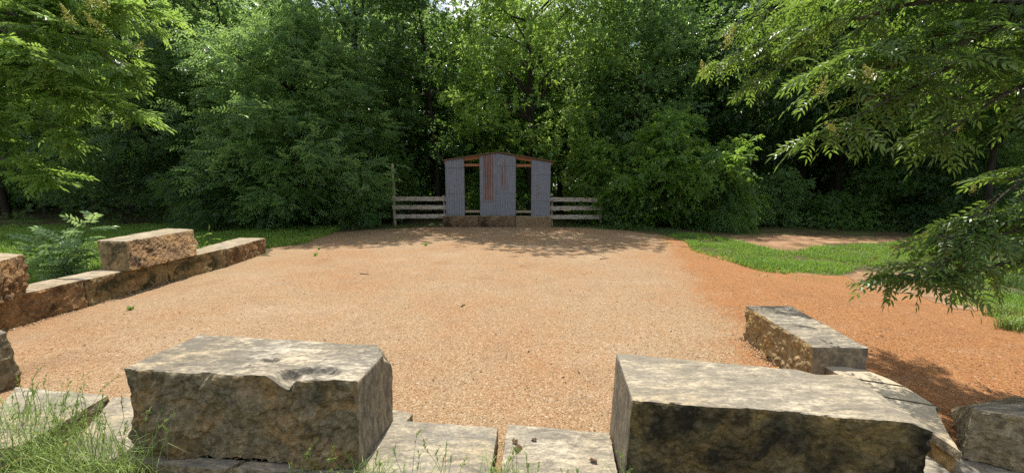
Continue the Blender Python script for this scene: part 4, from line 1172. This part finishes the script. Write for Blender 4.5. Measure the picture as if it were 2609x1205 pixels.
# loose pebbles on the near gravel
rng = np.random.default_rng(800)
poly = [(-4.2, 2.3), (-.2, 2.1), (2.1, 2.1), (3.6, 2.0), (5, 3), (4.6, 5.6), (3, 7.5), (-3.5, 7.5), (-4.8, 4.2)]
X, Y = scatter(poly, 52000, rng)
keep = rng.uniform(0, 1, len(X)) < np.clip(2.6 / Y, .05, 1) ** 1.2
X, Y = X[keep], Y[keep]; n = len(X)
ico = np.array([(1,0,0),(-1,0,0),(0,1,0),(0,-1,0),(0,0,1),(0,0,-1)], float)
tri = np.array([(0,2,4),(2,1,4),(1,3,4),(3,0,4),(2,0,5),(1,2,5),(3,1,5),(0,3,5)])
a = rng.uniform(0, 6.28, n)
sc = rng.uniform(.0022, .0062, (n, 1, 1)) * rng.uniform(.6, 1.3, (n, 6, 1))
v = ico[None] * sc * np.array([1.3, .9, .65])
v = np.stack([v[..., 0] * np.cos(a)[:, None] - v[..., 1] * np.sin(a)[:, None], v[..., 0] * np.sin(a)[:, None] + v[..., 1] * np.cos(a)[:, None], v[..., 2] + .006], -1)
v += np.stack([X, Y, 0 * X], -1)[:, None]
T = tri[None] + (np.arange(n) * 6)[:, None, None]
m, nt, N, L = new_mat('pebble')
g_ = nd(nt, 'ShaderNodeNewGeometry')
tc = nt.nodes.new('ShaderNodeTexCoord'); sx = nt.nodes.new('ShaderNodeSeparateXYZ'); L.new(tc.outputs['Object'], sx.inputs[0])
line = mathn(nt, 'SUBTRACT', sx.outputs['X'], mathn(nt, 'ADD', mathn(nt, 'MULTIPLY', sx.outputs['Y'], .32), 1.05))
rp = g_.outputs['Random Per Island']
ca = ramp(nt, rp, [(0., (.25, .14, .06)), (.3, (.35, .215, .10)), (.6, (.40, .285, .15)), (.85, (.49, .39, .25)), (1., (.60, .54, .43))])
cb = ramp(nt, rp, [(0., (.22, .075, .027)), (.5, (.36, .145, .052)), (.9, (.45, .24, .105)), (1., (.55, .40, .27))])
finish(nt, mixc(nt, ramp(nt, line, [(.0, 0.), (.4, 1.)]), ca, cb), .8)
tag(link('pebbles', np_mesh('pebbles', v.reshape(-1, 3), None, T.reshape(-1, 3), True), [m]), 'loose pea gravel pebbles over the near gravel', 'pebbles', kind='stuff')

# leaf litter and bits of twig on the gravel, thicker along the feet of the stones
rng = np.random.default_rng(900)
LX, LY = scatter(poly, 520, rng)
LX2, LY2 = scatter([(-5.5, 9.2), (-2.5, 12.2), (3.5, 12.6), (4.5, 9.5), (4, 7.5), (-4, 7.5)], 900, rng)
foot = []
for a_, b_, nn in (((w0.x + .03, w0.y - .1), (w4.x + .03, w4.y), 500), (tuple(A_b[3].xy), tuple(A_b[2].xy), 60), (tuple(A_b[2].xy), tuple(A_b[1].xy), 40),
                (tuple(C_t[0].xy), tuple(C_t[3].xy), 150), (tuple(C_t[2].xy), tuple(C_t[1].xy), 90), ((SBX - 2.1, YS - .04), (SBX + 2.1, YS - .04), 260), (tuple(B_b[3].xy), tuple(B_b[0].xy), 40)):
    t_ = rng.uniform(0, 1, nn)
    foot.append(np.column_stack([a_[0] + (b_[0] - a_[0]) * t_ + rng.normal(0, .035, nn), a_[1] + (b_[1] - a_[1]) * t_ + rng.normal(0, .035, nn)]))
foot = np.concatenate(foot)
XY = np.concatenate([np.column_stack([LX, LY]), np.column_stack([LX2, LY2]), foot])
n = len(XY)
O = np.column_stack([XY, np.full(n, .010)])
az = rng.uniform(0, 6.28, n)
D = np.column_stack([np.cos(az), np.sin(az), rng.normal(.1, .2, n)])
V, Qd = leaflets_quads(O, unit(D), unit(np.array([[0, 0, 1.]]) + rng.normal(0, .5, (n, 3))), rng.uniform(.012, .04, n), rng.uniform(.005, .016, n), .3)
lm, nt, N, L = new_mat('leaf_litter')
g_ = nd(nt, 'ShaderNodeNewGeometry')
finish(nt, ramp(nt, g_.outputs['Random Per Island'], [(0., (.05, .025, .012)), (.5, (.16, .085, .04)), (.85, (.26, .17, .08)), (1., (.20, .22, .06))]), .8)
tag(link('leaf_litter', np_mesh('leaf_litter', V, Qd), [lm]), 'small dry leaf litter scattered on gravel and along the feet of stones', 'leaf litter', kind='stuff')
m_f = np.repeat(foot, 3, 0); m_f = m_f + rng.normal(0, .03, m_f.shape); n_f = len(m_f)
sc = rng.uniform(.004, .012, (n_f, 1, 1)) * rng.uniform(.6, 1.3, (n_f, 6, 1))
v = ico[None] * sc * np.array([1.2, 1.0, .7]); v[..., 2] += .007
v = v + np.column_stack([m_f, np.zeros(n_f)])[:, None]
T = tri[None] + (np.arange(n_f) * 6)[:, None, None]
tag(link('pebbles', np_mesh('pebbles', v.reshape(-1, 3), None, T.reshape(-1, 3), True), [bpy.data.materials['pebble']]), 'coarser pebbles banked along the feet of the stones', 'pebbles', kind='stuff')
for i, (px, py, L_, an, lab) in enumerate(((1680, 640, .34, .2, 'short grey twig on the tan gravel near the grass strip'), (1180, 780, .10, 1.2, 'dark short stick on the middle of the gravel'),
                                     (930, 700, .22, -.4, 'pale thin twig on the gravel between raised block and shed'), (1540, 660, .26, .5, 'thin dark twig on the gravel before the fence end'))):
    p = P(px, py, 0)
    mb = MB()
    u = np.linspace(-.5, .5, 7)
    pts = np.column_stack([u * L_, .02 * L_ * np.sin(u * 9 + i), np.full(7, .008)])
    mb.tube(pts, np.linspace(.008, .004, 7), 6)
    mb.tube(np.array([pts[3], pts[3] + [.10 * L_, .14 * L_, .012], pts[3] + [.22 * L_, .2 * L_, .01]]), [.004, .003, .002], 5)
    o = link('twig', mb.mesh('twig', True), [BK if i % 2 == 0 else BD], loc=(p.x, p.y, .004)); o.rotation_euler = (0, 0, an)
    tag(o, lab, 'twig', 'fallen twigs on the gravel')

# ------------------------------------------------------------------ light, sky, camera
SUN_AZ, SUN_EL = R(-4), R(65)               # azimuth from +Y towards +X
sd = Vector((math.sin(SUN_AZ) * math.cos(SUN_EL), math.cos(SUN_AZ) * math.cos(SUN_EL), math.sin(SUN_EL)))
sun = bpy.data.lights.new('sun', 'SUN'); sun.energy = 5.0; sun.angle = R(.5); sun.color = (1, .955, .87)
so = bpy.data.objects.new('sun', sun); COL.objects.link(so)
so.rotation_euler = (-sd).to_track_quat('-Z', 'Y').to_euler(); so.location = sd * 40
w = bpy.data.worlds.new('World'); S.world = w; w.use_nodes = True
nt = w.node_tree; nt.nodes.clear()
sky = nd(nt, 'ShaderNodeTexSky', sky_type='NISHITA', sun_disc=False)
sky.sun_elevation = SUN_EL; sky.sun_rotation = SUN_AZ; sky.air_density = 1.0; sky.dust_density = 1.2
tc = nt.nodes.new('ShaderNodeTexCoord')
cn = tex_noise(nt, tc.outputs['Generated'], 3.4, 6, .6, .2)
cl = ramp(nt, cn, [(.42, 0.), (.56, .9)])
colr = mixc(nt, cl, sky.outputs[0], (8.5, 8.7, 9.0))
bg = nd(nt, 'ShaderNodeBackground', i_Strength=.108)
nt.links.new(colr, bg.inputs['Color'])
ow = nd(nt, 'ShaderNodeOutputWorld'); nt.links.new(bg.outputs[0], ow.inputs['Surface'])

cam = bpy.data.cameras.new('camera'); cam.sensor_width = 36; cam.lens = 36 * F / 2609; cam.clip_start = .05; cam.clip_end = 600
co = bpy.data.objects.new('camera', cam); COL.objects.link(co)
co.location = (0, 0, CAM_H); co.rotation_euler = (math.pi / 2 - PITCH, 0, 0)
S.camera = co
S.view_settings.view_transform = 'Standard'; S.view_settings.look = 'None'; S.view_settings.exposure = 0.60; S.view_settings.gamma = 1
S.view_settings.use_curve_mapping = False
S.render.engine = 'CYCLES'
c = S.cycles
c.max_bounces = 6; c.diffuse_bounces = 3; c.glossy_bounces = 2; c.transmission_bounces = 3; c.transparent_max_bounces = 4
c.sample_clamp_indirect = 4.0
c.use_denoising = False
c.use_adaptive_sampling = False
